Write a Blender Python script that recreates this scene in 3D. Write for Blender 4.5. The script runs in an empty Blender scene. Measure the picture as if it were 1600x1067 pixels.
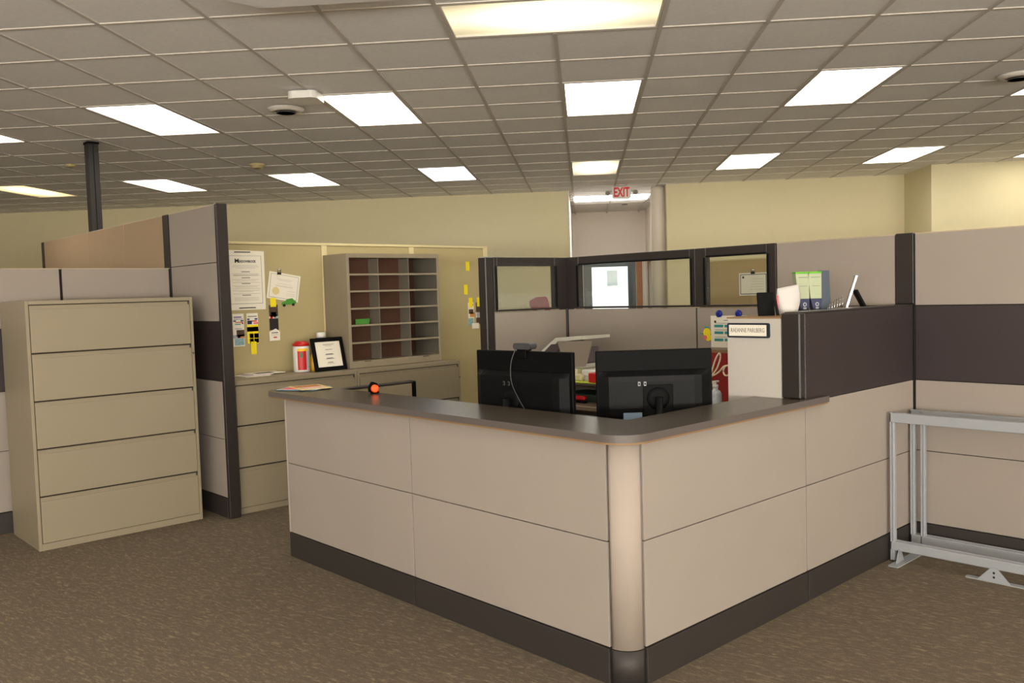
import bpy, bmesh, math, random
from mathutils import Vector, Matrix
random.seed(7)
SC = bpy.context.scene
C = SC.collection

# ------------------------------------------------------------------ camera
cd = bpy.data.cameras.new('camera'); cam = bpy.data.objects.new('camera', cd); C.objects.link(cam)
YAW, PITCH, ROLL = map(math.radians, (47.2483, -3.1224, -1.721))
F = Vector((math.cos(YAW)*math.cos(PITCH), math.sin(YAW)*math.cos(PITCH), math.sin(PITCH)))
RT = Vector((math.sin(YAW), -math.cos(YAW), 0)); UP = RT.cross(F)
R2 = RT*math.cos(ROLL)+UP*math.sin(ROLL); U2 = UP*math.cos(ROLL)-RT*math.sin(ROLL)
CAM = Vector((-2.4587, -2.0639, 1.5))
cam.matrix_world = Matrix(((R2.x, U2.x, -F.x, CAM.x), (R2.y, U2.y, -F.y, CAM.y), (R2.z, U2.z, -F.z, CAM.z), (0, 0, 0, 1)))
cd.sensor_width = 36; cd.lens = 1363.24/1600*36; cd.clip_start = .05; cd.clip_end = 200
SC.camera = cam

# ------------------------------------------------------------------ world, lights, exposure
w = bpy.data.worlds.new('sky'); SC.world = w; w.use_nodes = True
wn = w.node_tree.nodes; wl = w.node_tree.links
# plain overcast sky, seen only through the glass entrance door
wn['Background'].inputs[0].default_value = (.95, .98, 1, 1); wn['Background'].inputs[1].default_value = 3.2
SC.view_settings.view_transform = 'Standard'; SC.view_settings.look = 'None'
SC.view_settings.gamma = 1; SC.view_settings.use_curve_mapping = False
SC.view_settings.exposure = 0.0
LAMP = 7.6          # emission of the ceiling diffusers
fl = bpy.data.lights.new('camera_flash', 'AREA'); fl.energy = 24; fl.size = .07; fl.shape = 'SQUARE'
fl.color = (1, .95, .88)
flo = bpy.data.objects.new('camera_flash', fl); C.objects.link(flo)
flo.matrix_world = Matrix.Translation(U2*.14+F*.02) @ cam.matrix_world

# added uplight behind the camera, standing in for daylight to brighten the ceiling
da = bpy.data.lights.new('ceiling_fill_light', 'AREA'); da.shape = 'RECTANGLE'; da.size = 14; da.size_y = 1.5; da.energy = 2300; da.color = (1, .96, .91)
dao = bpy.data.objects.new('ceiling_fill_light', da); C.objects.link(dao)
_p = math.radians(42.427)
dao.location = (2*math.sin(_p)-9.4*math.cos(_p), -2*math.cos(_p)-9.4*math.sin(_p), 1.35)
dao.rotation_euler = (math.radians(90+52), 0, _p-math.pi/2)

# ------------------------------------------------------------------ materials
def lin(c):
    r = []
    for v in c:
        v = v/255
        r.append(v/12.92 if v <= .04045 else ((v+.055)/1.055)**2.4)
    return (*r, 1)
MATS = {}
def mat(name, col, rough=.6, metal=0, var=0, vscale=8, bump=0, bscale=200, alpha=None, trans=0, ior=1.45, coat=0, spec=.5):
    if name in MATS: return MATS[name]
    m = bpy.data.materials.new(name); m.use_nodes = True
    nt = m.node_tree; b = nt.nodes['Principled BSDF']
    b.inputs['Base Color'].default_value = lin(col); b.inputs['Roughness'].default_value = rough
    b.inputs['Metallic'].default_value = metal; b.inputs['IOR'].default_value = ior
    b.inputs['Specular IOR Level'].default_value = spec
    if trans: b.inputs['Transmission Weight'].default_value = trans
    if coat: b.inputs['Coat Weight'].default_value = coat
    tc = nt.nodes.new('ShaderNodeTexCoord')
    if var:
        n = nt.nodes.new('ShaderNodeTexNoise'); n.inputs['Scale'].default_value = vscale; n.inputs['Detail'].default_value = 4
        nt.links.new(tc.outputs['Object'], n.inputs['Vector'])
        mx = nt.nodes.new('ShaderNodeMix'); mx.data_type = 'RGBA'
        a = [max(0, x*(1-var)) for x in col]; c2 = [min(255, x*(1+var)) for x in col]
        mx.inputs[6].default_value = lin(a); mx.inputs[7].default_value = lin(c2)
        nt.links.new(n.outputs['Fac'], mx.inputs[0]); nt.links.new(mx.outputs[2], b.inputs['Base Color'])
    if bump:
        n = nt.nodes.new('ShaderNodeTexNoise'); n.inputs['Scale'].default_value = bscale; n.inputs['Detail'].default_value = 3
        nt.links.new(tc.outputs['Object'], n.inputs['Vector'])
        bp = nt.nodes.new('ShaderNodeBump'); bp.inputs['Strength'].default_value = bump; bp.inputs['Distance'].default_value = .002
        nt.links.new(n.outputs['Fac'], bp.inputs['Height']); nt.links.new(bp.outputs[0], b.inputs['Normal'])
    MATS[name] = m
    return m
def emit(name, col, s):
    m = bpy.data.materials.new(name); m.use_nodes = True
    b = m.node_tree.nodes['Principled BSDF']
    b.inputs['Base Color'].default_value = lin((230, 230, 225)); b.inputs['Emission Color'].default_value = lin(col)
    b.inputs['Emission Strength'].default_value = s
    return m
FAB = mat('tan_fabric_panel', (150, 140, 131), .9, var=.02, vscale=3, bump=.25, bscale=900)
FAB2 = mat('warm_lit_tan_fabric', (164, 140, 112), .9, var=.02, vscale=3, bump=.25, bscale=900)  # tan panel fabric with warm light put into its colour
AUB = mat('aubergine_panel', (50, 41, 42), .55, var=.03, vscale=3, bump=.15, bscale=900)
TRIM = mat('dark_taupe_trim', (44, 38, 36), .38)
BASE = mat('dark_base_rail', (48, 43, 40), .58)
CORE = mat('black_gap', (22, 18, 16), .8)
TANP = mat('tan_painted_post', (158, 146, 136), .65, spec=.3)
SLAB = mat('dark_grey_brown_laminate', (74, 65, 56), .27, var=.05, vscale=90)
SLABE = mat('slab_edge_band', (92, 84, 81), .4)
PLY = mat('tan_substrate', (140, 110, 76), .7)
CAB = mat('putty_metal', (142, 131, 110), .42, bump=.06, bscale=700)
CABD = mat('putty_metal_side', (144, 133, 112), .42, bump=.06, bscale=700)
SLOT = mat('drawer_shadow_gap', (40, 32, 24), .8)
YEL = mat('cream_fabric_wall_panel', (170, 156, 114), .85, var=.02, vscale=3, bump=.2, bscale=800)
YTR = mat('cream_trim', (204, 190, 146), .5)
WALL = mat('cream_wall_paint', (226, 216, 180), .85, var=.01, bump=.15, bscale=120)
WALLW = mat('white_wall_paint', (232, 222, 208), .8, bump=.15, bscale=120)
BLACK = mat('black_plastic', (8, 8, 9), .6, spec=.12)
BLACKG = mat('satin_black_plastic', (7, 8, 10), .5, spec=.18)
DKGREY = mat('dark_grey_plastic', (60, 60, 62), .4)
WHITE = mat('white_plastic', (228, 226, 220), .4)
PAPER = mat('white_paper', (228, 222, 206), .8)
INK = mat('grey_print', (120, 116, 112), .8)
INKL = mat('pale_print', (186, 180, 168), .8)
INKD = mat('black_print', (34, 30, 30), .8)
GREY = mat('pale_grey_metal', (150, 153, 157), .38)
CHROME = mat('chrome', (210, 210, 210), .12, 1)
GOLD = mat('brass', (190, 140, 60), .3, 1)
RED = mat('red_plastic', (190, 24, 22), .4)
ORANGE = mat('orange_plastic', (255, 84, 10), .4)
YPAPER = mat('yellow_tape', (236, 214, 20), .6)
GREEN = mat('green_paper', (70, 140, 50), .6)
LIME = mat('lime_card', (196, 214, 60), .6)
BLUE = mat('blue_plastic', (20, 36, 140), .35)
TEAL = mat('teal_print', (50, 140, 140), .7)
NAVY = mat('navy_print', (26, 32, 74), .5)
PGREEN = mat('pale_green_print', (164, 172, 140), .5)
SLATE = mat('slate_blue_card', (52, 64, 78), .5)
BEIGE = mat('beige_plastic', (206, 198, 160), .4)
PINK = mat('pink_print', (230, 110, 120), .7)
MAUVE = mat('mauve_cloth', (168, 92, 92), .8, var=.12, vscale=12)
WOOD = mat('orange_brown_wood', (170, 112, 66), .5, var=.15, vscale=10)
WOODD = mat('brown_wood', (128, 98, 60), .5, var=.15, vscale=10)
ALU = mat('dark_bronze_aluminium', (84, 90, 94), .35, .3)
SORTIN = mat('sorter_brown_back', (78, 48, 34), .6)
SORTD = mat('sorter_grey_divider', (112, 106, 94), .45)
TILE = mat('ceiling_tile_white', (242, 240, 238), .95, var=.03, vscale=30, bump=.5, bscale=160)
TBAR = mat('ceiling_grid_paint', (214, 208, 198), .85, spec=.2)
RUN = mat('shaded_runner_paint', (204, 198, 190), .85, spec=.2)  # grid paint made greyer for the shade along the runner edges
MAROON = mat('maroon_board', (140, 28, 24), .6)
CREAMP = mat('cream_paint', (240, 226, 196), .6)
GLASS = mat('clear_glass', (250, 252, 250), .02, trans=1, ior=1.02)
def glass_pane_mat():
    m = bpy.data.materials.new('window_glass'); m.use_nodes = True
    nt = m.node_tree; nt.nodes.clear()
    o = nt.nodes.new('ShaderNodeOutputMaterial'); t = nt.nodes.new('ShaderNodeBsdfTransparent'); t.inputs[0].default_value = (.93, .95, .93, 1)
    g = nt.nodes.new('ShaderNodeBsdfGlossy'); g.inputs['Roughness'].default_value = .03
    lw = nt.nodes.new('ShaderNodeLayerWeight'); lw.inputs[0].default_value = .5
    pw = nt.nodes.new('ShaderNodeMath'); pw.operation = 'POWER'; pw.inputs[1].default_value = 5; nt.links.new(lw.outputs['Facing'], pw.inputs[0])
    fr = nt.nodes.new('ShaderNodeMapRange'); fr.inputs[3].default_value = .045; fr.inputs[4].default_value = 1; nt.links.new(pw.outputs[0], fr.inputs[0])
    mx = nt.nodes.new('ShaderNodeMixShader')
    nt.links.new(fr.outputs[0], mx.inputs[0]); nt.links.new(t.outputs[0], mx.inputs[1]); nt.links.new(g.outputs[0], mx.inputs[2]); nt.links.new(mx.outputs[0], o.inputs[0])
    return m
PANE = glass_pane_mat()
def carpet_mat():
    m = bpy.data.materials.new('streaked_brown_carpet'); m.use_nodes = True
    nt = m.node_tree; N = nt.nodes.new; L = nt.links.new; b = nt.nodes['Principled BSDF']
    b.inputs['Roughness'].default_value = .97; b.inputs['Specular IOR Level'].default_value = .15
    tc = N('ShaderNodeTexCoord')
    mp = N('ShaderNodeMapping'); mp.vector_type = 'TEXTURE'; mp.inputs['Rotation'].default_value = (0, 0, math.radians(-30)); mp.inputs['Scale'].default_value = (1/20, 1/80, 1)
    L(tc.outputs['Object'], mp.inputs['Vector'])
    n1 = N('ShaderNodeTexNoise'); n1.inputs['Scale'].default_value = 1; n1.inputs['Detail'].default_value = 3; n1.inputs['Distortion'].default_value = 1.1
    L(mp.outputs[0], n1.inputs['Vector'])
    r1 = N('ShaderNodeValToRGB'); e = r1.color_ramp.elements
    e[0].position = .38; e[0].color = lin((112, 101, 86)); e[1].position = .72; e[1].color = lin((166, 154, 132))
    e2 = r1.color_ramp.elements.new(.55); e2.color = lin((122, 110, 93))
    L(n1.outputs['Fac'], r1.inputs[0])
    n2 = N('ShaderNodeTexNoise'); n2.inputs['Scale'].default_value = 240; n2.inputs['Detail'].default_value = 2
    L(tc.outputs['Object'], n2.inputs['Vector'])
    r2 = N('ShaderNodeValToRGB'); f = r2.color_ramp.elements
    f[0].position = .3; f[0].color = lin((130, 140, 134)); f[1].position = .72; f[1].color = lin((240, 226, 200))
    f2 = r2.color_ramp.elements.new(.5); f2.color = lin((196, 180, 160))
    L(n2.outputs['Fac'], r2.inputs[0])
    mx = N('ShaderNodeMix'); mx.data_type = 'RGBA'; mx.blend_type = 'MULTIPLY'; mx.inputs[0].default_value = .8
    L(r1.outputs[0], mx.inputs[6]); L(r2.outputs[0], mx.inputs[7])
    n3 = N('ShaderNodeTexNoise'); n3.inputs['Scale'].default_value = 2.2; n3.inputs['Detail'].default_value = 2
    L(tc.outputs['Object'], n3.inputs['Vector'])
    mx2 = N('ShaderNodeMix'); mx2.data_type = 'RGBA'; mx2.blend_type = 'MULTIPLY'; mx2.inputs[0].default_value = .6
    r3 = N('ShaderNodeValToRGB'); r3.color_ramp.elements[0].color = (1, .97, .92, 1); r3.color_ramp.elements[1].color = (.86, .9, .92, 1)
    L(n3.outputs['Fac'], r3.inputs[0]); L(mx.outputs[2], mx2.inputs[6]); L(r3.outputs[0], mx2.inputs[7])
    g = N('ShaderNodeBrightContrast'); g.inputs['Bright'].default_value = 0.03
    L(mx2.outputs[2], g.inputs[0]); L(g.outputs[0], b.inputs['Base Color'])
    bp = N('ShaderNodeBump'); bp.inputs['Strength'].default_value = .7; bp.inputs['Distance'].default_value = .004
    L(n2.outputs['Fac'], bp.inputs['Height']); L(bp.outputs[0], b.inputs['Normal'])
    return m
CARPET = carpet_mat()

# ------------------------------------------------------------------ mesh helpers
PHI = math.radians(42.427)-math.pi/2          # building axes against the workstation axes
def g2w(e, n, z=0):
    a = math.radians(42.427)
    return Vector((e*math.sin(a)+n*math.cos(a), -e*math.cos(a)+n*math.sin(a), z))
class MB:
    def __init__(s): s.bm = bmesh.new(); s.mats = []
    def mi(s, m):
        if m not in s.mats: s.mats.append(m)
        return s.mats.index(m)
    def merge(s, t, m, M=None, smooth=False):
        k = s.mi(m)
        vs = {v: s.bm.verts.new(M @ v.co if M else v.co) for v in t.verts}
        for f in t.faces:
            try: nf = s.bm.faces.new([vs[v] for v in f.verts])
            except ValueError: continue
            nf.material_index = k; nf.smooth = smooth
        t.free(); return s
    def box(s, x0, x1, y0, y1, z0, z1, m, bev=0, M=None, seg=1):
        t = bmesh.new()
        bmesh.ops.create_cube(t, size=1, matrix=Matrix.Translation(((x0+x1)/2, (y0+y1)/2, (z0+z1)/2)) @ Matrix.Diagonal((abs(x1-x0), abs(y1-y0), abs(z1-z0), 1)))
        if bev: bmesh.ops.bevel(t, geom=list(t.edges), offset=bev, segments=seg, affect='EDGES', profile=.5)
        return s.merge(t, m, M)
    def cyl(s, p0, p1, r, m, seg=20, r2=None, smooth=True, M=None):
        p0 = Vector(p0); p1 = Vector(p1); d = p1-p0
        t = bmesh.new()
        T = Matrix.Translation((p0+p1)/2) @ d.to_track_quat('Z', 'Y').to_matrix().to_4x4()
        bmesh.ops.create_cone(t, cap_ends=True, segments=seg, radius1=r, radius2=r if r2 is None else r2, depth=d.length, matrix=T)
        k = s.mi(m)
        vs = {v: s.bm.verts.new(M @ v.co if M else v.co) for v in t.verts}
        for f in t.faces:
            nf = s.bm.faces.new([vs[v] for v in f.verts]); nf.material_index = k; nf.smooth = smooth and len(f.verts) == 4
        t.free(); return s
    def lathe(s, c, prof, m, seg=28, smooth=True, M=None):
        k = s.mi(m); rings = []
        for r, z in prof:
            rings.append([s.bm.verts.new((M or Matrix()) @ Vector((c[0]+r*math.cos(2*math.pi*i/seg), c[1]+r*math.sin(2*math.pi*i/seg), c[2]+z))) for i in range(seg)])
        for a, b in zip(rings, rings[1:]):
            for i in range(seg):
                f = s.bm.faces.new((a[i], a[(i+1) % seg], b[(i+1) % seg], b[i])); f.material_index = k; f.smooth = smooth
        for rg, fl_ in ((rings[0], True), (rings[-1], False)):
            f = s.bm.faces.new(list(reversed(rg)) if fl_ else rg); f.material_index = k
        return s
    def prism(s, poly, z0, z1, m, M=None, mside=None):
        """poly in xy, extruded z0..z1"""
        k = s.mi(m); ks = s.mi(mside) if mside else k
        T = M or Matrix()
        a = [s.bm.verts.new(T @ Vector((x, y, z0))) for x, y in poly]; b = [s.bm.verts.new(T @ Vector((x, y, z1))) for x, y in poly]
        n = len(poly)
        f = s.bm.faces.new(list(reversed(a))); f.material_index = k
        f = s.bm.faces.new(b); f.material_index = k
        for i in range(n):
            f = s.bm.faces.new((a[i], a[(i+1) % n], b[(i+1) % n], b[i])); f.material_index = ks
        return s
    def tube(s, pts, r, m, seg=8):
        pts = [Vector(p) for p in pts]; k = s.mi(m); rings = []
        for i, p in enumerate(pts):
            d = (pts[min(i+1, len(pts)-1)]-pts[max(i-1, 0)]).normalized()
            q = d.to_track_quat('Z', 'Y')
            rings.append([s.bm.verts.new(p+q @ Vector((r*math.cos(2*math.pi*j/seg), r*math.sin(2*math.pi*j/seg), 0))) for j in range(seg)])
        for a, b in zip(rings, rings[1:]):
            for j in range(seg):
                f = s.bm.faces.new((a[j], a[(j+1) % seg], b[(j+1) % seg], b[j])); f.material_index = k; f.smooth = True
        for rg in (list(reversed(rings[0])), rings[-1]):
            f = s.bm.faces.new(rg); f.material_index = k
        return s
    def text(s, body, size, m, M, depth=.0006, xs=1, bold=0):
        cu = bpy.data.curves.new('t', 'FONT'); cu.body = body; cu.size = size; cu.align_x = 'CENTER'; cu.align_y = 'CENTER'
        cu.extrude = depth; cu.resolution_u = 2; cu.offset = bold
        o = bpy.data.objects.new('t', cu); C.objects.link(o)
        me = bpy.data.meshes.new_from_object(o.evaluated_get(bpy.context.evaluated_depsgraph_get()))
        t = bmesh.new(); t.from_mesh(me)
        s.merge(t, m, M @ Matrix.Diagonal((xs, 1, 1, 1)))
        bpy.data.objects.remove(o); bpy.data.curves.remove(cu); bpy.data.meshes.remove(me)
        return s
    def mesh(s, name, origin=(0, 0, 0)):
        o = Vector(origin)
        for v in s.bm.verts: v.co -= o
        bmesh.ops.recalc_face_normals(s.bm, faces=s.bm.faces[:])
        me = bpy.data.meshes.new(name); s.bm.to_mesh(me); s.bm.free()
        for m in s.mats: me.materials.append(m)
        return me
ORG = {}
def place(o, origin, frame):
    ORG[o.name] = Vector(origin)
    if frame == 'g': o.location = g2w(*origin); o.rotation_euler = (0, 0, PHI)
    else: o.location = origin
def tag(o, label=None, cat=None, group=None, kind=None):
    if label: o['label'] = label
    if cat: o['category'] = cat
    if group: o['group'] = group
    if kind: o['kind'] = kind
    return o
def thing(name, label, cat, origin, frame='w', group=None, kind=None):
    o = bpy.data.objects.new(name, None); o.empty_display_size = .1; C.objects.link(o); place(o, origin, frame)
    return tag(o, label, cat, group, kind)
def part(name, mb, parent, label=None, kind=None):
    org = ORG[parent.name]
    o = bpy.data.objects.new(name, mb.mesh(name, org)); C.objects.link(o); o.parent = parent; ORG[o.name] = org
    return tag(o, label, kind=kind)
def single(name, mb, label, cat, origin, frame='w', group=None, kind=None):
    o = bpy.data.objects.new(name, mb.mesh(name, origin)); C.objects.link(o); place(o, origin, frame)
    return tag(o, label, cat, group, kind)
def struct(name, mb, origin=(0, 0, 0), frame='g'):
    return single(name, mb, None, None, origin, frame, kind='structure')
def fillet(poly, rad, seg=8):
    out = []; n = len(poly)
    for i in range(n):
        r = rad[i]; p = Vector(poly[i])
        if r <= 0: out.append(tuple(p)); continue
        a = (Vector(poly[i-1])-p).normalized(); b = (Vector(poly[(i+1) % n])-p).normalized()
        ang = a.angle(b); t = r/math.tan(ang/2); c = p+(a+b).normalized()*(r/math.sin(ang/2))
        p0 = p+a*t-c; p1 = p+b*t-c
        a0 = math.atan2(p0.y, p0.x); d = math.atan2(p1.y, p1.x)-a0
        while d > math.pi: d -= 2*math.pi
        while d < -math.pi: d += 2*math.pi
        for k in range(seg+1): out.append((c.x+r*math.cos(a0+d*k/seg), c.y+r*math.sin(a0+d*k/seg)))
    return out

# ------------------------------------------------------------------ the setting
HC = 3.012; TW = .6096; OX = -.8766
rowN = {j: 1.381+.616*j for j in range(-18, 6)}
for j in range(6, 10): rowN[j] = rowN[5]+(7.085-rowN[5])*(j-5)/4
for j in range(10, 18): rowN[j] = 7.085+.624*(j-9)
colE = lambda i: OX+TW*i
E0, E1, N0, NL, NR = -12.5, 10.5, -9.6, 10.03, 9.65
def in_hall(e, n): return -.335 < e < 1.08 and n < 14
fb = MB(); fb.box(E0-.1, E1+.1, N0-.1, 14.1, -.1, 0, CARPET); struct('floor', fb)
# lights: (col, row, cols, rows, strength, colour, kind)
LIGHTS = [(0, 0, 2, 1, .34, (255, 236, 190), 'dim')]
for c_ in (-8, -5, -2, 1, 4, 7): LIGHTS.append((c_, 3, 1, 2, 1, (255, 247, 232), 'b'))
for c_ in (-11, -8, -5, -2, 1, 4, 7, 10): LIGHTS.append((c_, 9, 1, 2, {1: .4, -11: .42}.get(c_, 1), {1: (255, 240, 200), -11: (255, 226, 160), -2: (236, 246, 255)}.get(c_, (255, 247, 230)), 'dim' if c_ in (1, -11) else 'b'))
for c_ in (-11, -8, -5, -2, 4, 7, 10): LIGHTS.append((c_, -3, 1, 2, 1, (255, 247, 232), 'b'))
for c_ in (-8, -4, 0, 4, 8): LIGHTS.append((c_, -11, 1, 2, 1, (255, 247, 232), 'b'))
LIGHTS.append((-11, 3, 1, 2, 1, (255, 247, 232), 'b')); LIGHTS.append((10, 3, 1, 2, 1, (255, 247, 232), 'b'))
occ = set()
for L_ in LIGHTS:
    for a in range(L_[2]):
        for b in range(L_[3]): occ.add((L_[0]+a, L_[1]+b))
for a in (1, 2): occ.add((a, 15))
cb = MB(); cb.box(E0-.1, E1+.1, N0-.1, 14.1, HC+.03, HC+.12, TBAR)
ceiling = struct('ceiling', cb)
# ceiling grid: main runners and cross tees
LID = {}
for q, L_ in enumerate(LIGHTS):
    for a in range(L_[2]):
        for c_ in range(L_[3]): LID[(L_[0]+a, L_[1]+c_)] = q
mr = MB()
for i in range(-18, 19):
    e = colE(i)
    if not E0 < e < E1: continue
    n1 = 13.97 if -.3 < e < 1.05 else 9.99
    cuts = [j for j in range(-17, 17) if LID.get((i-1, j), -1) == LID.get((i, j), -2)]
    n = N0
    for j in cuts: mr.box(e-.012, e+.012, n, rowN[j], HC, HC+.03, RUN); n = rowN[j+1]
    mr.box(e-.012, e+.012, n, n1, HC, HC+.03, RUN)
g1 = part('main_runner', mr, ceiling, kind='stuff')
ct = MB()
for j in range(-17, 18):
    n = rowN[j]
    if not N0 < n < 13.97: continue
    if n > 10: ct.box(-.33, 1.07, n-.009, n+.009, HC+.001, HC+.03, TBAR); continue
    e = E0
    for i in range(-18, 18):
        if LID.get((i, j-1), -1) == LID.get((i, j), -2): ct.box(e, colE(i), n-.009, n+.009, HC+.001, HC+.03, TBAR); e = colE(i+1)
    ct.box(e, E1, n-.009, n+.009, HC+.001, HC+.03, TBAR)
part('cross_tee', ct, ceiling, kind='stuff')
tm = MB(); tm.box(-.296, .296, -.298, .298, HC+.006-HC, .03, TILE, .004)
tilemesh = tm.mesh('ceiling_tile')
tiles = []
for i in range(-19, 19):
    for j in range(-17, 17):
        e = (colE(i)+colE(i+1))/2; n = (rowN[j]+rowN[j+1])/2
        if (i, j) in occ or not (E0+.2 < e < E1-.2) or n < N0+.2: continue
        if n > 9.95 and not (-.34 < e < 1.08 and n < 13.9): continue
        w_ = colE(i+1)-colE(i); d_ = rowN[j+1]-rowN[j]
        p = g2w(e, n, HC)-CAM; z = p.dot(F)
        vis = z > .5 and abs(p.dot(R2)/z*1363) < 850 and abs(p.dot(U2)/z*1363) < 580
        tiles.append((z if vis else 1000+p.length, e, n, d_, vis))
tiles.sort()
far = MB()
for q, (z, e, n, d_, vis) in enumerate(tiles):
    if vis and q < 300:
        o = bpy.data.objects.new('ceiling_tile', tilemesh); C.objects.link(o); o.parent = ceiling
        o.location = (e, n, HC); o.scale = (1, (d_-.02)/.596, 1)
    else:
        far.box(e-.296, e+.296, n-d_/2+.01, n+d_/2-.01, HC+.006, HC+.03, TILE)
part('far_ceiling_tiles', far, ceiling, kind='stuff')
# walls
def wallb(e0, e1, n0, n1, m=WALL, z1=HC+.03):
    b = MB(); b.box(e0, e1, n0, n1, 0, z1, m); return b
struct('wall_back_left', wallb(E0, -.335, NL, NL+.15))
struct('wall_back_right', wallb(1.08, 4.41, NR, NR+.15))
struct('wall_jog', wallb(4.41, 4.55, 8.68, NR+.15))
struct('wall_right_front', wallb(4.55, E1, 8.68, 8.83))
struct('wall_left', wallb(E0-.15, E0, N0, NL+.15))
struct('wall_right', wallb(E1, E1+.15, N0, 8.83))
struct('wall_front', wallb(E0-.15, E1+.15, N0-.15, N0))
struct('wall_hall_left', wallb(-.485, -.335, NL+.15, 14, WALLW))
struct('wall_hall_right', wallb(1.08, 1.23, NR+.15, 14, WALLW))
b = MB(); b.box(-.485, -.14, 14, 14.15, 0, HC+.03, WALLW); b.box(.87, 1.23, 14, 14.15, 0, HC+.03, WALLW); b.box(-.14, .87, 14, 14.15, 2.07, HC+.03, WALLW)
struct('wall_hall_end', b)
b = MB(); b.box(-.345, -.325, 10.0, 10.03, 0, HC, WHITE, .003); struct('trim_1', b)
b = MB(); b.lathe((.985, 9.95, 0), [(.115, 0), (.115, 2.86), (.1, 2.93), (.1, HC)], WALLW, 32); struct('column_hall', b)
# baseboards
bb = MB(); bb.box(E0, -.35, NL-.012, NL, 0, .1, BASE); struct('baseboard_left', bb)
bb = MB(); bb.box(1.08, 4.41, NR-.012, NR, 0, .1, BASE); struct('baseboard_right', bb)
# glazed entrance door at the end of the hall
b = MB()
b.box(-.14, -.04, 13.98, 14.06, 0, 2.07, ALU); b.box(.775, .87, 13.98, 14.06, 0, 2.07, ALU); b.box(-.04, .775, 13.98, 14.06, 1.97, 2.07, ALU)
b.box(-.04, .775, 14.0, 14.05, 0, .25, ALU); b.box(-.04, .02, 13.99, 14.05, .25, 1.97, ALU); b.box(.72, .775, 13.99, 14.05, .25, 1.97, ALU)
door = struct('door_1', b)
pb = MB(); pb.box(.02, .72, 14.02, 14.03, .25, 1.97, PANE); part('glass_pane', pb, door)
pb = MB(); pb.tube([(.06, 13.99, 1.0), (.06, 13.94, 1.0), (.7, 13.94, 1.0), (.7, 13.99, 1.0)], .012, CHROME); part('push_bar', pb, door)
b = MB(); b.box(.885, .995, 13.97, 14.0, 0, 2.1, WOOD, .004); struct('trim_2', b)
b = MB(); b.box(-.30, -.16, 13.975, 14.0, 0, 2.1, mat('pale_wood', (176, 154, 130), .6), .004); struct('trim_3', b)
b = MB(); b.box(1.04, 1.08, 12.0, 12.12, 0, 2.1, WOODD, .004); b.box(1.04, 1.08, 13.05, 13.17, 0, 2.1, WOODD, .004); b.box(1.04, 1.08, 12.12, 13.05, 2.0, 2.1, WOODD, .004)
b.box(1.055, 1.08, 12.12, 13.05, .01, 2.0, WOODD)
d2 = struct('door_2', b)
b = MB(); b.cyl((1.05, 12.2, 1.0), (1.0, 12.2, 1.0), .012, CHROME); b.cyl((1.0, 12.19, 1.0), (1.0, 12.32, 1.0), .01, CHROME); part('door_handle', b, d2)
# outside the door
b = MB(); b.box(-30, 30, 14.3, 60, -.2, -.02, mat('pale_concrete', (200, 198, 192), .9, var=.05)); struct('ground_outside', b)
bl = thing('far_building', 'pale low building seen outside through the glass entrance door', 'building', (1.5, 40, 0), 'g')
b = MB(); b.box(-8, 10, 40, 48, -.02, 3.2, mat('pale_siding', (244, 244, 242), .8)); part('wall', b, bl)
b = MB(); b.prism([(39.6, 3.2), (48.4, 3.2), (44, 4.6)], -8.4, 10.4, mat('pale_roof', (225, 224, 222), .8), Matrix(((0, 0, 1, 0), (1, 0, 0, 0), (0, 1, 0, 0), (0, 0, 0, 1)))); part('roof', b, bl)
b = MB(); b.box(1.0, 1.5, 39.93, 40, 1.75, 2.5, mat('dull_glass', (150, 156, 160), .2)); part('window', b, bl)

# ------------------------------------------------------------------ ceiling lights
def glow_mat(name, col, s, horiz):
    m = bpy.data.materials.new(name); m.use_nodes = True
    nt = m.node_tree; b = nt.nodes['Principled BSDF']; N = nt.nodes.new; L = nt.links.new
    b.inputs['Base Color'].default_value = lin((200, 196, 184))
    tc = N('ShaderNodeTexCoord'); sp = N('ShaderNodeSeparateXYZ'); L(tc.outputs['Generated'], sp.inputs[0])
    def tri(sock, k):
        a = N('ShaderNodeMath'); a.operation = 'SUBTRACT'; a.inputs[1].default_value = .5; L(sock, a.inputs[0])
        c = N('ShaderNodeMath'); c.operation = 'ABSOLUTE'; L(a.outputs[0], c.inputs[0])
        d = N('ShaderNodeMapRange'); d.inputs[1].default_value = .5; d.inputs[2].default_value = 0; d.inputs[3].default_value = k; d.inputs[4].default_value = 1
        d.interpolation_type = 'SMOOTHSTEP'; L(c.outputs[0], d.inputs[0]); return d
    u, v = tri(sp.outputs[0], .35), tri(sp.outputs[1], .4)
    mu = N('ShaderNodeMath'); mu.operation = 'MULTIPLY'; L(u.outputs[0], mu.inputs[0]); L(v.outputs[0], mu.inputs[1])
    st = N('ShaderNodeMath'); st.operation = 'MULTIPLY'; st.inputs[1].default_value = s; L(mu.outputs[0], st.inputs[0])
    b.inputs['Emission Color'].default_value = lin(col); L(st.outputs[0], b.inputs['Emission Strength'])
    return m
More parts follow.
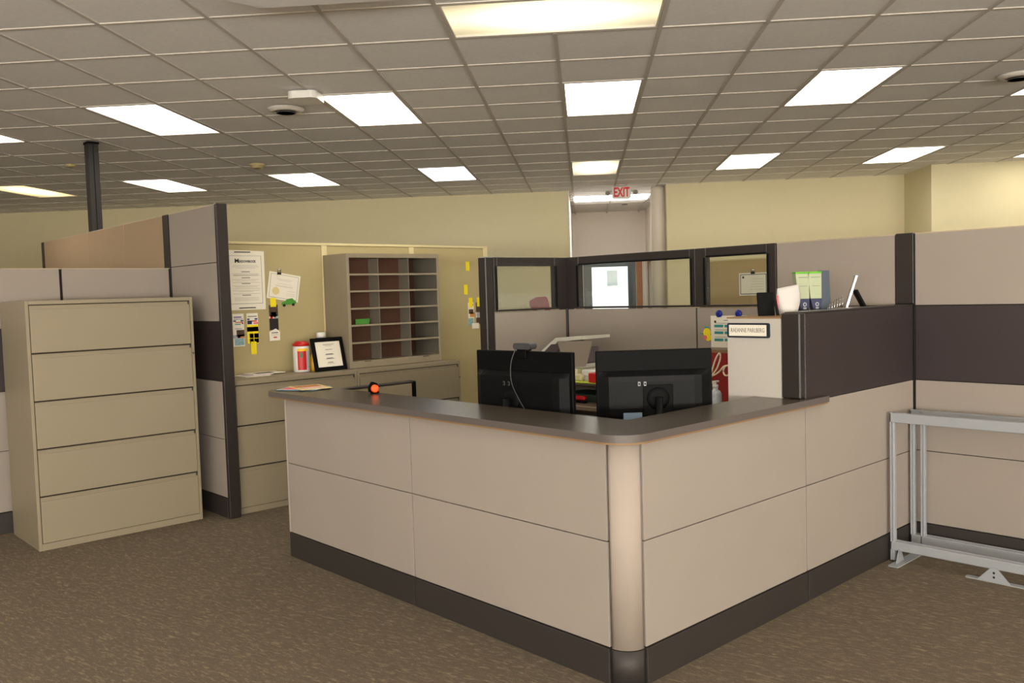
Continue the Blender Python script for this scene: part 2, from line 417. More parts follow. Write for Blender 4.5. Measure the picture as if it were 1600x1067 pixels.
def troffer(c_, r_, nc, nr, s, col, kind, label, cat='ceiling light', group=None):
    e0, e1, n0, n1 = colE(c_), colE(c_+nc), rowN[r_], rowN[r_+nr]
    t = thing('ceiling_light', label, cat, ((e0+e1)/2, (n0+n1)/2, HC), 'g', group)
    b = MB(); f = .028
    for x0, x1, y0, y1 in ((e0+.012, e0+f, n0+.01, n1-.01), (e1-f, e1-.012, n0+.01, n1-.01), (e0+f, e1-f, n0+.01, n0+f), (e0+f, e1-f, n1-f, n1-.01)):
        b.box(x0, x1, y0, y1, HC+.001, HC+.03, TBAR, .002)
    part('frame', b, t)
    b = MB(); b.box(e0+f, e1-f, n0+f, n1-f, HC+.012, HC+.022, glow_mat('dim_diffuser', col, s*LAMP*1.5, nc > nr) if kind == 'dim' else emit('lit_diffuser', col, s*LAMP))
    part('diffuser', b, t)
lab = {(0, 0): 'wide dim yellowish ceiling light at the top edge, its tubes glowing through',
 (-8, 3): 'white ceiling light cut by the left picture edge, nearer row',
 (-5, 3): 'bright white ceiling light above the tall filing cabinet, nearer row',
 (-2, 3): 'bright white ceiling light touching the white rounded box',
 (1, 3): 'bright square-looking ceiling light straight above the reception counter, nearer row',
 (4, 3): 'bright slanting ceiling light above the right end of the counter, nearer row',
 (7, 3): 'white ceiling light cut by the right picture edge, nearer row',
 (-11, 9): 'dim amber ceiling light at far left, farther row, left of the dark pole',
 (-8, 9): 'ceiling light in the farther row, first to the right of the dark pole',
 (-5, 9): 'ceiling light in the farther row, just below the yellowed smoke detector',
 (-2, 9): 'cool bluish white ceiling light in the farther row above the mail sorter',
 (1, 9): 'dim warm ceiling light in the farther row just in front of the EXIT sign',
 (4, 9): 'bright ceiling light in the farther row, first to the right of the EXIT sign',
 (7, 9): 'bright ceiling light in the farther row above the jog of the cream wall',
 (10, 9): 'ceiling light at the far right edge, only its tip in view, farther row'}
for L_ in LIGHTS:
    vis = (L_[0], L_[1]) in lab
    troffer(*L_, lab.get((L_[0], L_[1]), 'bright ceiling light in the part of the room behind or beside the camera'),
            group='square ceiling lights' if vis else 'ceiling lights out of view')
t = thing('ceiling_light', 'long white ceiling light inside the hallway behind the EXIT sign', 'ceiling light', (.34, 11.1, HC), 'g', 'square ceiling lights')
b = MB(); b.box(-.27, .955, 10.78, 10.8, HC-.001, HC+.02, TBAR); b.box(-.27, .955, 11.6, 11.62, HC-.001, HC+.02, TBAR); part('frame', b, t)
b = MB(); b.box(-.257, .94, 10.8, 11.6, HC-.004, HC+.01, emit('lit_diffuser_hall', (248, 250, 255), LAMP*1.6)); part('diffuser', b, t)

# round ceiling vents
def vent(e, n, r, label):
    t = thing('ceiling_vent', label, 'vent', (e, n, HC-.03), 'g', 'round ceiling vents')
    b = MB(); prof = [(r, .03), (r*.96, .018), (r*.8, .004), (r*.62, .0), (r*.62, .02), (r*.7, .03)]
    b.lathe((e, n, HC-.03), prof, TBAR, 32); part('rim', b, t)
    b = MB(); b.cyl((e, n, HC-.018), (e, n, HC-.012), r*.62, mat('vent_dark', (110, 106, 102), .5), 24); part('throat', b, t)
    for k, rr in enumerate((.52, .36, .2)):
        b = MB(); b.lathe((e, n, HC-.036+k*.004), [(r*rr, 0), (r*rr*.86, .012), (r*rr*.8, .012), (r*rr*.92, 0)], DKGREY, 24); part('cone_ring', b, t)
vent(-2.445, 3.605, .145, 'round ceiling vent just left of the white rounded box')
vent(3.12, 3.668, .145, 'round ceiling vent near the right picture edge')
# rounded white box on the ceiling
t = thing('wireless_access_point', 'white rounded flat box under the ceiling beside a bright light', 'access point', (-2.115, 3.17, HC-.05), 'g')
b = MB(); pl = fillet([(-2.235, 3.0), (-2.02, 3.0), (-2.02, 3.25), (-2.235, 3.25)], [.05]*4)
b.prism(pl, HC-.06, HC-.008, WHITE); part('housing', b, t)
b = MB(); b.box(-2.16, -2.06, 3.11, 3.21, HC-.008, HC, DKGREY); part('mount', b, t)
# smoke detector and sprinkler
t = thing('smoke_detector', 'small yellowed smoke detector on the ceiling', 'smoke detector', (-3.69, 6.23, HC-.05), 'g')
ys = mat('yellowed_plastic', (196, 180, 130), .5)
b = MB(); b.lathe((-3.69, 6.23, HC-.05), [(.05, 0), (.062, .008), (.066, .03), (.085, .034), (.085, .05)], ys); part('body', b, t)
b = MB(); b.lathe((-3.69, 6.23, HC-.055), [(.022, 0), (.03, .006), (.03, .01)], mat('dark_yellow', (150, 120, 60), .5), 16); part('sensor_grille', b, t)
t = thing('sprinkler_head', 'tiny ceiling sensor left of the dark power pole', 'sensor', (-5.54, 5.736, HC-.04), 'g')
b = MB(); b.lathe((-5.54, 5.736, HC-.03), [(.03, 0), (.05, .012), (.06, .03)], ys); part('body', b, t)
# hung deflector panel at top edge
t = thing('ceiling_deflector_panel', 'large pale flat panel hung close under the ceiling at the top edge', 'panel', (-1.4, .7, HC-.06), 'g')
b = MB(); b.prism([(-1.69, 1.089), (-1.0, 1.087), (-.86, .95), (-.86, .2), (-1.0, .06), (-1.69, .06), (-1.83, .2), (-1.83, .937)], HC-.062, HC-.054, TILE); part('panel', b, t)
for e_, n_ in ((-1.6, .9), (-1.05, .9), (-1.6, .3), (-1.05, .3)):
    b = MB(); b.cyl((e_, n_, HC-.054), (e_, n_, HC+.006), .008, TBAR, 8); part('hanger', b, t)
# exit sign
t = thing('exit_sign', 'white EXIT sign with red letters and two small lamp heads', 'sign', (.43, 9.5, 2.8), 'g')
b = MB(); b.prism(fillet([(.3, 2.815), (.565, 2.815), (.565, 2.985), (.3, 2.985)], [.03, .03, .004, .004]), -9.53, -9.47, WHITE, Matrix(((1, 0, 0, 0), (0, 0, -1, 0), (0, 1, 0, 0), (0, 0, 0, 1)))); part('housing', b, t)
b = MB(); b.text('EXIT', .185, mat('exit_red', (226, 40, 44), .5), Matrix.Translation((.4325, 9.466, 2.9)) @ Matrix.Rotation(math.pi/2, 4, 'X'), xs=.6, bold=.006); part('lettering', b, t)
for s_ in (-1, 1):
    b = MB(); c_ = .4325+s_*.185
    b.cyl((c_, 9.5, 2.905), (c_+s_*.012, 9.43, 2.895), .032, mat('lamp_head_grey', (170, 160, 140), .4), 20, .038)
    b.cyl((c_+s_*.012, 9.43, 2.895), (c_+s_*.0125, 9.425, 2.895), .026, mat('lamp_lens', (120, 114, 104), .3), 20)
    b.cyl((c_-s_*.03, 9.5, 2.92), (c_-s_*.06, 9.5, 2.92), .01, WHITE, 10)
    part('lamp_head', b, t)
b = MB(); b.lathe((.4325, 9.5, 2.985), [(.05, 0), (.09, .027)], TBAR); part('mount', b, t)
b = MB(); b.box(.56, .66, 12.3, 12.36, HC-.012, HC, DKGREY, .003); single('ceiling_slot_vent', b, 'small dark slot on the hallway ceiling behind the EXIT sign', 'vent', (.61, 12.33, HC-.012), 'g')

# ------------------------------------------------------------------ partitions
LV = [.142, .552, .95, 1.368, 1.768, 2.17]
G = .0035
def panel_tiles(par, ax, face, back, spans, levels, colf, two=True, th=.012):
    """fabric tiles: ax 'x' = plane x=face (spans in y); 'y' = plane y=face (spans in x).  the tile's own slab goes from face towards back"""
    s = 1 if back > face else -1
    for (u0, u1) in spans:
        for k in range(len(levels)-1):
            z0, z1 = levels[k], levels[k+1]; m = colf((u0+u1)/2, (z0+z1)/2)
            if m is None: continue
            for (f, d) in ((face, s), (back, -s)) if two else ((face, s),):
                mm = m
                if f == back and m is AUB and two == 'tan': mm = FAB
                b = MB(); a0, a1 = sorted((f, f+d*th))
                if ax == 'x': b.box(a0, a1, u0+G, u1-G, z0+G*.6, z1-G*.6, mm, .001)
                else: b.box(u0+G, u1-G, a0, a1, z0+G*.6, z1-G*.6, mm, .001)
                part('panel', b, par)
def core(par, ax, face, back, u0, u1, z1, spans=()):
    b = MB(); a0, a1 = sorted((face, back)); a0 += .012; a1 -= .012
    if ax == 'x': b.box(a0, a1, u0, u1, .02, z1, CORE)
    else: b.box(u0, u1, a0, a1, .02, z1, CORE)
    part('core_frame', b, par)
def base(par, ax, face, back, spans, proud=.006):
    for u0, u1 in spans:
        b = MB(); a0, a1 = sorted((face, back)); a0 -= proud; a1 += proud
        if ax == 'x': b.box(a0, a1, u0+.003, u1-.003, .0, .139, BASE, .0015)
        else: b.box(u0+.003, u1-.003, a0, a1, .0, .139, BASE, .0015)
        part('base_rail', b, par)
def cap(par, ax, face, back, u0, u1, z, m=TRIM, h=.012):
    b = MB(); a0, a1 = sorted((face, back))
    if ax == 'x': b.box(a0, a1, u0, u1, z, z+h, m, .002)
    else: b.box(u0, u1, a0, a1, z, z+h, m, .002)
    part('top_cap', b, par)
TCAP = mat('tan_cap', (190, 170, 148), .5)
tan = lambda u, z: FAB
band = lambda u, z: AUB if .95 < z < 1.36 else FAB

# reception counter
rc = thing('reception_counter', 'L-shaped tan panelled reception counter with dark base and rounded front corner', 'counter', (0, 0, 0))
LC = [.142, .552, .930]
core(rc, 'x', 0, .09, .09, 2.57, .93); core(rc, 'y', 0, .09, .09, 1.315, .93)
panel_tiles(rc, 'x', 0, .09, [(.095, 1.339), (1.339, 2.56)], LC, tan)
panel_tiles(rc, 'y', 0, .09, [(.095, 1.314)], LC, tan)
base(rc, 'x', 0, .09, [(.095, 1.339), (1.339, 2.565)]); base(rc, 'y', 0, .09, [(.095, 1.314)])
def quarter(r, c, z0, z1, m):
    b = MB(); pl = [(c[0], c[1])]+[(c[0]-r*math.cos(math.pi/2*k/12), c[1]-r*math.sin(math.pi/2*k/12)) for k in range(13)]
    b.prism(pl, z0, z1, m); 
    for f in b.bm.faces:
        if len(f.verts) == 4: f.smooth = True
    return b
part('corner_post', quarter(.087, (.087, .087), .142, .931, TANP), rc, 'rounded tan corner post')
part('corner_base', quarter(.09, (.09, .09), 0, .138, BASE), rc)
b = MB(); b.box(-.001, .091, 2.56, 2.574, .142, .931, TANP, .003); part('end_trim', b, rc)
b = MB(); b.box(0, .09, 2.562, 2.574, .012, .139, BASE, .003); part('end_base', b, rc)
o = MB()
sp = [(-.04, -.04), (1.47, -.04), (1.47, -.003), (1.262, -.003), (1.262, .24), (.30, .24), (.30, 2.755), (-.04, 2.755)]
sl = fillet(sp, [.13, 0, 0, 0, 0, .04, .08, .09], 24)
ot = thing('transaction_top', 'dark grey-brown L-shaped counter top with rounded corners on the reception counter', 'countertop', (0, 0, .931))
b = MB(); b.prism(sl, .939, .968, SLAB, mside=SLABE); part('slab', b, ot)
s2 = fillet([(x+(.004 if x < 0 else (-.004 if x > .2 else 0)), y+(.004 if y < 0 else (-.004 if y > .2 else 0))) for x, y in sp], [.126, 0, 0, 0, 0, .04, .08, .09], 24)
b = MB(); b.prism(s2, .931, .939, PLY); part('underlay', b, ot, 'thin tan-orange board edge under the slab')

# higher wall continuing the counter's right face
hw = thing('partition_wall', 'partition with dark aubergine band running back from the counter to the windowed wall', 'partition', (1.9, .045, 0), group='fabric partitions')
core(hw, 'y', 0, .09, 1.315, 2.515, 1.36)
panel_tiles(hw, 'y', 0, .09, [(1.316, 2.52)], [.142, .552, .95, 1.368], band, 'tan')
base(hw, 'y', 0, .09, [(1.316, 2.52)])
cap(hw, 'y', 0, .09, 1.29, 2.52, 1.366, TRIM, .01)
b = MB(); b.box(1.264, 1.312, -.003, .093, .969, 1.372, TRIM, .006); part('end_trim', b, hw)
b = MB(); b.box(1.3105, 1.3135, -.0045, .0, .97, 1.366, mat('trim_edge_highlight', (190, 186, 184), .2, .8)); part('highlight_strip', b, hw, 'thin pale strip added as the highlight on the dark trim edge')  # pale strip added as the highlight along the end trim

# windowed wall
XW, XB = 2.524, 2.60
ww = thing('windowed_partition', 'partition with three dark framed windows above tan panels behind the desk', 'partition', (2.56, 1.5, 0), group='fabric partitions')
core(ww, 'x', XW, XB, .1, 2.66, 1.366)
panel_tiles(ww, 'x', XW, XB, [(1.463, 2.666), (.848, 1.457), (.1, .848)], [.142, .552, .95, 1.368], tan)
panel_tiles(ww, 'x', XW, XB, [(.1, .848)], [1.368, 1.768], tan)
b = MB(); b.box(XW+.012, XB-.012, .1, .846, 1.36, 1.76, CORE); part('core_frame', b, ww)
base(ww, 'x', XW, XB, [(.1, .848), (.848, 1.46), (1.46, 2.67)])
cap(ww, 'x', XW, XB, .1, .848, 1.766, TCAP, .006)
def window_x(y0, y1, g0, g1, z0=1.372, z1=1.77, gz0=1.386, gz1=1.706):
    b = MB(); a, c_ = XW-.006, XW+.045
    for (p, q, r, s_) in ((y0, g0, z0, z1), (g1, y1, z0, z1), (g0, g1, z0, gz0), (g0, g1, gz1, z1)):
        b.box(a, c_, p+.0015, q-.0015 if q == y1 else q, r, s_, TRIM, .002)
    for (p, q, r, s_) in ((g0-.022, g0, gz0, gz1), (g1, g1+.022, gz0, gz1), (g0, g1, gz1, gz1+.012)):
        b.box(a-.006, a+.004, p, q, r, s_, BLACKG, .003)
    f = part('window_frame', b, ww)
    b = MB(); b.box(2.54, 2.546, g0, g1, gz0, gz1, PANE); part('glass_pane', b, f)
window_x(1.46, 2.674, 1.502, 2.54); window_x(.848, 1.46, .913, 1.372)
# wing
YC = 2.677
b = MB()
for (p, q, r, s_) in ((1.76, 1.792, 1.372, 1.77), (2.388, 2.522, 1.372, 1.77), (1.792, 2.388, 1.372, 1.386), (1.792, 2.388, 1.705, 1.77)):
    b.box(p, q, YC-.006, YC+.04, r, s_, TRIM, .002)
b.box(1.77, 1.79, YC-.012, YC, 1.386, 1.705, BLACKG, .003); b.box(2.388, 2.41, YC-.012, YC, 1.386, 1.705, BLACKG, .003)
f = part('window_frame', b, ww)
b = MB(); b.box(1.792, 2.388, YC+.014, YC+.02, 1.386, 1.705, PANE); part('glass_pane', b, f)
core(ww, 'y', YC, YC+.076, 1.76, 2.6, 1.366)
panel_tiles(ww, 'y', YC, YC+.076, [(1.76, 2.514)], [.142, .552, .95, 1.368], tan)
base(ww, 'y', YC, YC+.076, [(1.76, 2.52)])
b = MB(); b.box(1.682, 1.758, YC-.004, YC+.08, .0, 1.772, TRIM, .006); part('end_trim', b, ww)
b = MB(); b.box(2.5245, 2.61, 2.678, 2.765, 0, 1.77, TRIM, .003); part('corner_post', b, ww)

# right hand continuation of the windowed wall
rw = thing('partition_wall', 'tall partition with dark aubergine band at the right picture edge behind the metal frames', 'partition', (2.56, -1.2, 0), group='fabric partitions')
core(rw, 'x', XW, XB, -3.68, -.006, 1.76)
panel_tiles(rw, 'x', XW, XB, [(-1.225, -.008), (-2.445, -1.225), (-3.665, -2.445)], LV[:5], band)
base(rw, 'x', XW, XB, [(-1.225, -.008), (-2.445, -1.225), (-3.665, -2.445)], .003)
cap(rw, 'x', XW, XB, -3.67, -.006, 1.766, TCAP, .006)
b = MB(); b.box(XW-.006, XB, -.004, .096, 1.3765, 1.774, TRIM, .004); part('corner_post', b, rw)
b = MB(); b.box(XW-.001, XB, .0, .096, .0, 1.3765, CORE); part('lower_post', b, rw)
b = MB(); b.box(XW-.004, XW+.01, -.011, -.004, .15, 1.77, CORE); part('seam_strip', b, rw)

# left high partition
XP0, XP1 = .141, .214
lp = thing('partition_wall', 'tallest partition with a dark end post beside the five-drawer filing cabinet', 'partition', (.178, 5.7, 0), group='fabric partitions')
core(lp, 'x', XP0, XP1, 3.70, 7.83, 2.16)
panel_tiles(lp, 'x', XP0, XP1, [(3.70, 4.498)], [.142, .552, .955, 1.37, 1.776, 2.17], band)
panel_tiles(lp, 'x', XP0, XP1, [(4.62, 5.45), (5.45, 6.35), (6.35, 7.76)], [1.776, 2.17], lambda u, z: FAB2)
panel_tiles(lp, 'x', XP0, XP1, [(4.62, 5.45), (5.45, 6.35), (6.35, 7.76)], [.142, .552, .955, 1.37, 1.776], band)
base(lp, 'x', XP0, XP1, [(3.70, 4.508), (4.62, 6.35), (6.35, 7.80)])
cap(lp, 'x', XP0, XP1, 3.69, 7.83, 2.168, TCAP, .005)
b = MB(); b.box(XP0-.004, XP1+.004, 3.668, 3.70, 0, 2.177, TRIM, .005); part('end_trim', b, lp)
b = MB(); b.box(XP0-.004, XP1, 4.512, 4.615, 0, 2.172, TRIM, .003); part('corner_post', b, lp)
b = MB(); b.box(XP0-.004, XP1+.004, 7.76, 7.84, 0, 2.172, TRIM, .003); part('end_trim', b, lp)
# low partition behind filing cabinet
lo = thing('partition_wall', 'lower partition behind the five-drawer filing cabinet at the left picture edge', 'partition', (-1.5, 4.54, 0), group='fabric partitions')
core(lo, 'y', 4.505, 4.58, -3.0, .137, 1.76)
sp_ = [(-.620, .128), (-1.84, -.632), (-3.06, -1.845)]
panel_tiles(lo, 'y', 4.505, 4.58, sp_, [.142, .552, .95, 1.368, 1.768], band)
base(lo, 'y', 4.505, 4.58, sp_)
cap(lo, 'y', 4.505, 4.58, -3.06, .137, 1.766, TCAP, .005)
# power pole
t = thing('power_pole', 'dark square power pole rising from the tall partition to the ceiling', 'pole', (.258, 6.49, 0))
POLE = mat('dark_pole_paint', (34, 30, 28), .5)
b = MB(); b.box(.216, .259, 6.47, 6.58, 0, HC, POLE, .003); b.box(.263, .309, 6.47, 6.58, 0, HC, POLE, .003); b.box(.259, .263, 6.475, 6.575, 0, HC-.001, CORE); part('channel', b, t)
b = MB(); b.box(.212, .314, 6.465, 6.585, HC-.02, HC, BLACK); part('ceiling_collar', b, t)
# cream wall panels behind the mail sorter
yb = thing('cream_wall_panel', 'cream fabric panel wall behind the mail sorter with notices stuck on it', 'partition', (1.6, 4.22, 0))
YB = 4.19
b = MB(); b.box(.22, 3.0, YB+.012, YB+.06, 0, 1.95, CORE); part('core_frame', b, yb)
for x0, x1 in ((.22, 1.245), (1.30, 2.12), (2.175, 2.985)):
    b = MB(); b.box(x0, x1, YB, YB+.012, .1, 1.935, YEL, .002); part('panel', b, yb)
for x in (1.2725, 2.1475, 3.01):
    b = MB(); b.box(x-.026, x+.026, YB-.004, YB+.062, 0, 1.95, YTR, .003); part('vertical_trim', b, yb)
b = MB(); b.box(.22, 3.036, YB-.006, YB+.064, 1.937, 1.957, YTR, .003); part('top_rail', b, yb)
b = MB(); b.box(.22, 3.0, YB, YB+.06, 0, .1, BASE); part('base_rail', b, yb)
# low return panel at the counter's far end
rp = thing('return_panel', 'low grey-tan return panel with black end trim behind the far end of the counter top', 'partition', (.5, 2.53, 0))
b = MB(); b.box(.305, .87, 2.50, 2.56, .02, .945, CAB, .003); part('panel', b, rp)
b = MB(); b.box(.305, .90, 2.495, 2.565, .945, .957, TRIM, .002); part('top_cap', b, rp)
b = MB(); b.box(.87, .9, 2.495, 2.565, 0, .957, BLACK, .002); part('end_trim', b, rp)
b = MB(); b.box(.095, .305, 2.50, 2.56, .02, .93, CAB); part('inner_panel', b, rp)

# ------------------------------------------------------------------ filing cabinets
def cabinet(x0, y0, w_, d, h, zs, label, lock, group):
    t = thing('filing_cabinet', label, 'cabinet', (x0+w_/2, y0+d/2, 0), group=group)
    b = MB(); b.box(x0, x0+w_, y0+.012, y0+d, 0.0, h, CABD, .002)
    e = .02
    b.box(x0, x0+e, y0, y0+.014, 0, h, CAB, .0015); b.box(x0+w_-e, x0+w_, y0, y0+.014, 0, h, CAB, .0015)
    b.box(x0+e, x0+w_-e, y0, y0+.014, 0, zs[0], CAB, .001); b.box(x0+e, x0+w_-e, y0, y0+.014, zs[-1], h, CAB, .001)
    part('body', b, t)
    b = MB(); b.box(x0+e, x0+w_-e, y0+.008, y0+.013, zs[0], zs[-1], SLOT); part('drawer_gap', b, t)
    for a, c_ in zip(zs, zs[1:]):
        b = MB(); b.box(x0+e+.003, x0+w_-e-.003, y0-.004, y0+.013, a+.003, c_-.03, CAB, .0015)
        # full width recessed pull along the drawer's upper edge
        b.box(x0+e+.003, x0+w_-e-.003, y0+.001, y0+.013, c_-.03, c_-.006, CAB, .001)
        dr = part('drawer', b, t)
        b = MB(); b.box(x0+w_-e-.014, x0+w_-e-.006, y0-.002, y0+.006, c_-.024, c_-.006, DKGREY); part('latch', b, dr)
        b = MB(); b.box(x0+e+.003, x0+w_-e-.02, y0-.0035, y0+.004, c_-.012, c_-.006, CAB, .001); part('drawer_pull', b, dr)
    b = MB(); b.cyl((x0+w_-.01, y0-.003, lock), (x0+w_-.01, y0+.004, lock), .006, DKGREY, 12); part('lock', b, t)
    return t
cabinet(-1.025, 3.833, 1.037, .60, 1.545, [.043, .337, .631, .927, 1.223, 1.522], 'tall putty five-drawer lateral filing cabinet against the low partition at left', 1.16, 'lateral filing cabinets')
cabinet(.225, 3.733, 1.022, .45, .947, [.043, .331, .628, .915], 'low three-drawer filing cabinet holding the wipes canister and black frame', .8, 'lateral filing cabinets')
cabinet(1.25, 3.733, 1.035, .45, .947, [.043, .331, .628, .915], 'low three-drawer filing cabinet under the mail sorter', .8, 'lateral filing cabinets')

# ------------------------------------------------------------------ mail sorter
ms = thing('mail_sorter', 'putty metal mail sorter with eighteen brown-backed slots on the filing cabinets', 'mail sorter', (1.71, 4.0, .948))
x0, x1, y0, y1, z0, z1 = 1.254, 2.17, 3.835, 4.183, .949, 1.857
b = MB(); b.box(x0, x0+.026, y0, y1, z0, z1, CAB, .002); b.box(x1-.022, x1, y0, y1, z0, z1, CAB, .002)
b.box(x0+.026, x1-.022, y0, y1, 1.822, z1, CAB, .002); b.box(x0+.026, x1-.022, y0, y1, z0, 1.004, CAB, .002); part('case', b, ms)
b = MB(); b.box(1.853, x1-.022, y1-.012, y1, 1.004, 1.822, SORTIN); part('back_panel', b, ms)
b = MB(); b.box(x0+.026, 1.853, 3.977, 3.985, 1.004, 1.822, SORTIN); part('back_panel', b, ms)
for z in (1.69, 1.557, 1.42, 1.286, 1.148):
    b = MB(); b.box(x0+.026, x1-.022, y0+.002, y1-.012, z-.002, z+.002, CAB); b.box(x0+.026, x1-.022, y0, y0+.004, z-.008, z+.007, CAB, .001); part('shelf', b, ms)
for x in (1.553, 1.853):
    for k, (a, c_) in enumerate(zip((1.004, 1.148, 1.286, 1.42, 1.557, 1.69), (1.148, 1.286, 1.42, 1.557, 1.69, 1.822))):
        b = MB(); b.box(x-.003, x+.003, y0+.004, y1-.012 if x > 1.7 else 3.977, a+.004, c_-.004, SORTD); part('divider', b, ms)
b = MB(); b.box(x1-.0235, x1-.022, y0+.01, y1-.013, 1.01, 1.82, SORTD); part('side_lining', b, ms)
for x in (1.42, 2.0):
    b = MB(); b.box(x-.03, x+.03, y0-.002, y0, .996, 1.001, SLOT); part('label_holder', b, ms)
b = MB(); b.prism([(1.372, 1.288+.001), (1.495, 1.288+.001), (1.508, 1.336), (1.369, 1.334)], -3.92, -3.915, GREEN, Matrix(((1, 0, 0, 0), (0, 0, -1, 0), (0, 1, 0, 0), (0, 0, 0, 1))))
b.box(1.38, 1.49, 3.915, 3.965, 1.2935, 1.2955, GREEN)
single('green_card', b, 'green folded card lying in a left slot of the mail sorter', 'card', (1.43, 3.93, 1.2935))
# ------------------------------------------------------------------ things on the low cabinets
t = thing('wipes_canister', 'white wipes canister with red lid and red label beside the black frame', 'canister', (.915, 3.99, .948))
b = MB(); b.lathe((.915, 3.99, .948), [(.058, 0), (.063, .006), (.063, .195), (.058, .2)], WHITE); part('body', b, t)
b = MB(); b.lathe((.915, 3.99, 1.148), [(.064, 0), (.065, .018), (.052, .024), (.045, .034), (.03, .036)], RED); part('lid', b, t)
def wrap(name, c, r, a0, a1, z0, z1, m, par, top=None):
    b = MB(); k = b.mi(m); n = 10; vs = []
    for i in range(n+1):
        a = a0+(a1-a0)*i/n; 
        vs.append((b.bm.verts.new((c[0]+r*math.cos(a), c[1]+r*math.sin(a), z0)), b.bm.verts.new((c[0]+r*math.cos(a), c[1]+r*math.sin(a), z1 if top is None else z1+(top-z1)*i/n))))
    for p, q in zip(vs, vs[1:]):
        f = b.bm.faces.new((p[0], q[0], q[1], p[1])); f.material_index = k; f.smooth = True
    return part(name, b, par)
wrap('red_label', (.915, 3.99), .0638, -2.55, -1.45, .965, 1.11, RED, t)
wrap('yellow_label', (.915, 3.99), .0642, -2.55, -1.2, 1.11, 1.13, mat('label_yellow', (240, 190, 30), .5), t)
wrap('round_emblem', (.915, 3.99), .0645, -2.25, -1.95, 1.06, 1.1, mat('label_green', (60, 110, 70), .5), t)
wrap('grey_label', (.915, 3.99), .0636, -1.45, -1.0, .98, 1.11, mat('label_grey', (190, 190, 196), .5), t)
t = thing('picture_frame', 'black picture frame holding a white printed sheet on the low cabinet', 'picture frame', (1.1, 3.87, .948))
MF = Matrix.Translation((1.095, 3.845, .949)) @ Matrix.Rotation(math.radians(3), 4, 'Z') @ Matrix.Rotation(math.radians(-13), 4, 'X')
b = MB(); W, Hh, f_ = .145, .262, .032
b.box(-W, -W+f_, 0, .018, 0, Hh, BLACK, .003, MF); b.box(W-f_, W, 0, .018, 0, Hh, BLACK, .003, MF); b.box(-W+f_, W-f_, 0, .018, 0, f_, BLACK, .003, MF); b.box(-W+f_, W-f_, 0, .018, Hh-f_, Hh, BLACK, .003, MF); part('frame', b, t)
b = MB(); b.box(-W+f_, W-f_, .006, .014, f_, Hh-f_, PAPER, 0, MF); sh = part('sheet', b, t)
b = MB()
for z, wd, m_ in ((.205, .07, INK), (.195, .045, INKL), (.165, .045, INK), (.13, .045, INKD), (.125, .055, INK), (.098, .04, INKD), (.092, .055, INK), (.064, .035, INKD), (.054, .055, INKL)):
    b.box(-wd*.6, wd*.8, .0052, .006, z, z+.004, m_, 0, MF)
part('print', b, sh)
b = MB(); b.box(-.03, .03, .016, .02, .0, .2, BLACK, 0, Matrix.Translation((1.1, 3.955, .949)) @ Matrix.Rotation(math.radians(8), 4, 'X')); part('easel_leg', b, t)
t = thing('jar', 'white-capped jar with blue collar hidden behind the black frame', 'jar', (1.12, 4.06, .948))
b = MB(); b.lathe((1.12, 4.06, .948), [(.036, 0), (.036, .24), (.03, .25)], BLUE); part('body', b, t)
b = MB(); b.lathe((1.135, 4.06, 1.198), [(.036, 0), (.036, .04), (.03, .043)], WHITE); part('cap', b, t)
t = thing('bottle', 'small yellow bottle squeezed between the wipes canister and black frame', 'bottle', (1.0, 3.96, .948))
b = MB(); b.lathe((1.0, 3.96, .948), [(.022, 0), (.024, .01), (.024, .11), (.01, .13), (.01, .15)], mat('amber_liquid', (190, 150, 30), .3)); part('body', b, t)
b = MB(); b.box(.42, .62, 3.92, 4.13, .9485, .952, PAPER); b.box(.47, .66, 3.96, 4.16, .952, .955, mat('mauve_paper', (190, 170, 180), .7)); b.box(.52, .78, 4.0, 4.17, .955, .959, PAPER)
b.box(.56, .70, 4.02, 4.1, .959, .9595, INKD)
single('paper_stack', b, 'loose papers lying on the low filing cabinet beside the tall partition', 'papers', (.6, 4.05, .9485))

# ------------------------------------------------------------------ notices on the cream wall
MW = Matrix(((1, 0, 0, 0), (0, 0, -1, YB), (0, 1, 0, 0), (0, 0, 0, 1)))      # (x, z, out) -> wall
def wsheet(b, pts, m, d0=0.0005, d1=.0015, M=MW): b.prism(pts, d0, d1, m, M)
def R4(x0, x1, z0, z1): return [(x0, z0), (x1, z0), (x1, z1), (x0, z1)]
t = thing('wall_poster', 'tall white printed notice hanging beside the tall partition', 'poster', (.6, YB, 1.44))
b = MB(); wsheet(b, [(.44, 1.439), (.738, 1.439), (.742, 1.885), (.44, 1.893)], PAPER); s_ = part('sheet', b, t)
b = MB()
wsheet(b, R4(.4, .717, 1.848, 1.850), INK, .0015, .002); wsheet(b, R4(.714, .717, 1.487, 1.85), INK, .0015, .002); wsheet(b, R4(.44, .717, 1.485, 1.488), INK, .0015, .002)
for z, x_, wd in ((1.795, 0, 0), (1.775, .585, .2), (1.765, .585, .22), (1.755, .585, .16), (1.712, .585, .22), (1.705, .585, .2), (1.698, .585, .2), (1.668, .585, .22), (1.658, .585, .16), (1.62, .585, .22), (1.612, .585, .18), (1.585, .585, .22), (1.577, .585, .12), (1.53, .585, .2), (1.52, .585, .2), (1.51, .585, .2)):
    if wd: wsheet(b, R4(x_-wd/2, x_+wd/2, z, z+.003), INKL, .0015, .002)
for z in (1.725, 1.68, 1.636, 1.548):
    wsheet(b, R4(.55, .62, z, z+.006), INK, .0015, .002)
for z in (1.705, 1.65, 1.605, 1.565): wsheet(b, R4(.48, .7, z-.004, z-.0025), INK, .0015, .002)
part('print', b, s_)
b = MB(); b.text('M', .045, INKD, MW @ Matrix.Translation((.517, 1.81, .002)), bold=.001); b.text('EADOWBROOK', .028, INKD, MW @ Matrix.Translation((.603, 1.806, .002)), xs=.68, bold=.0006); part('heading', b, s_)
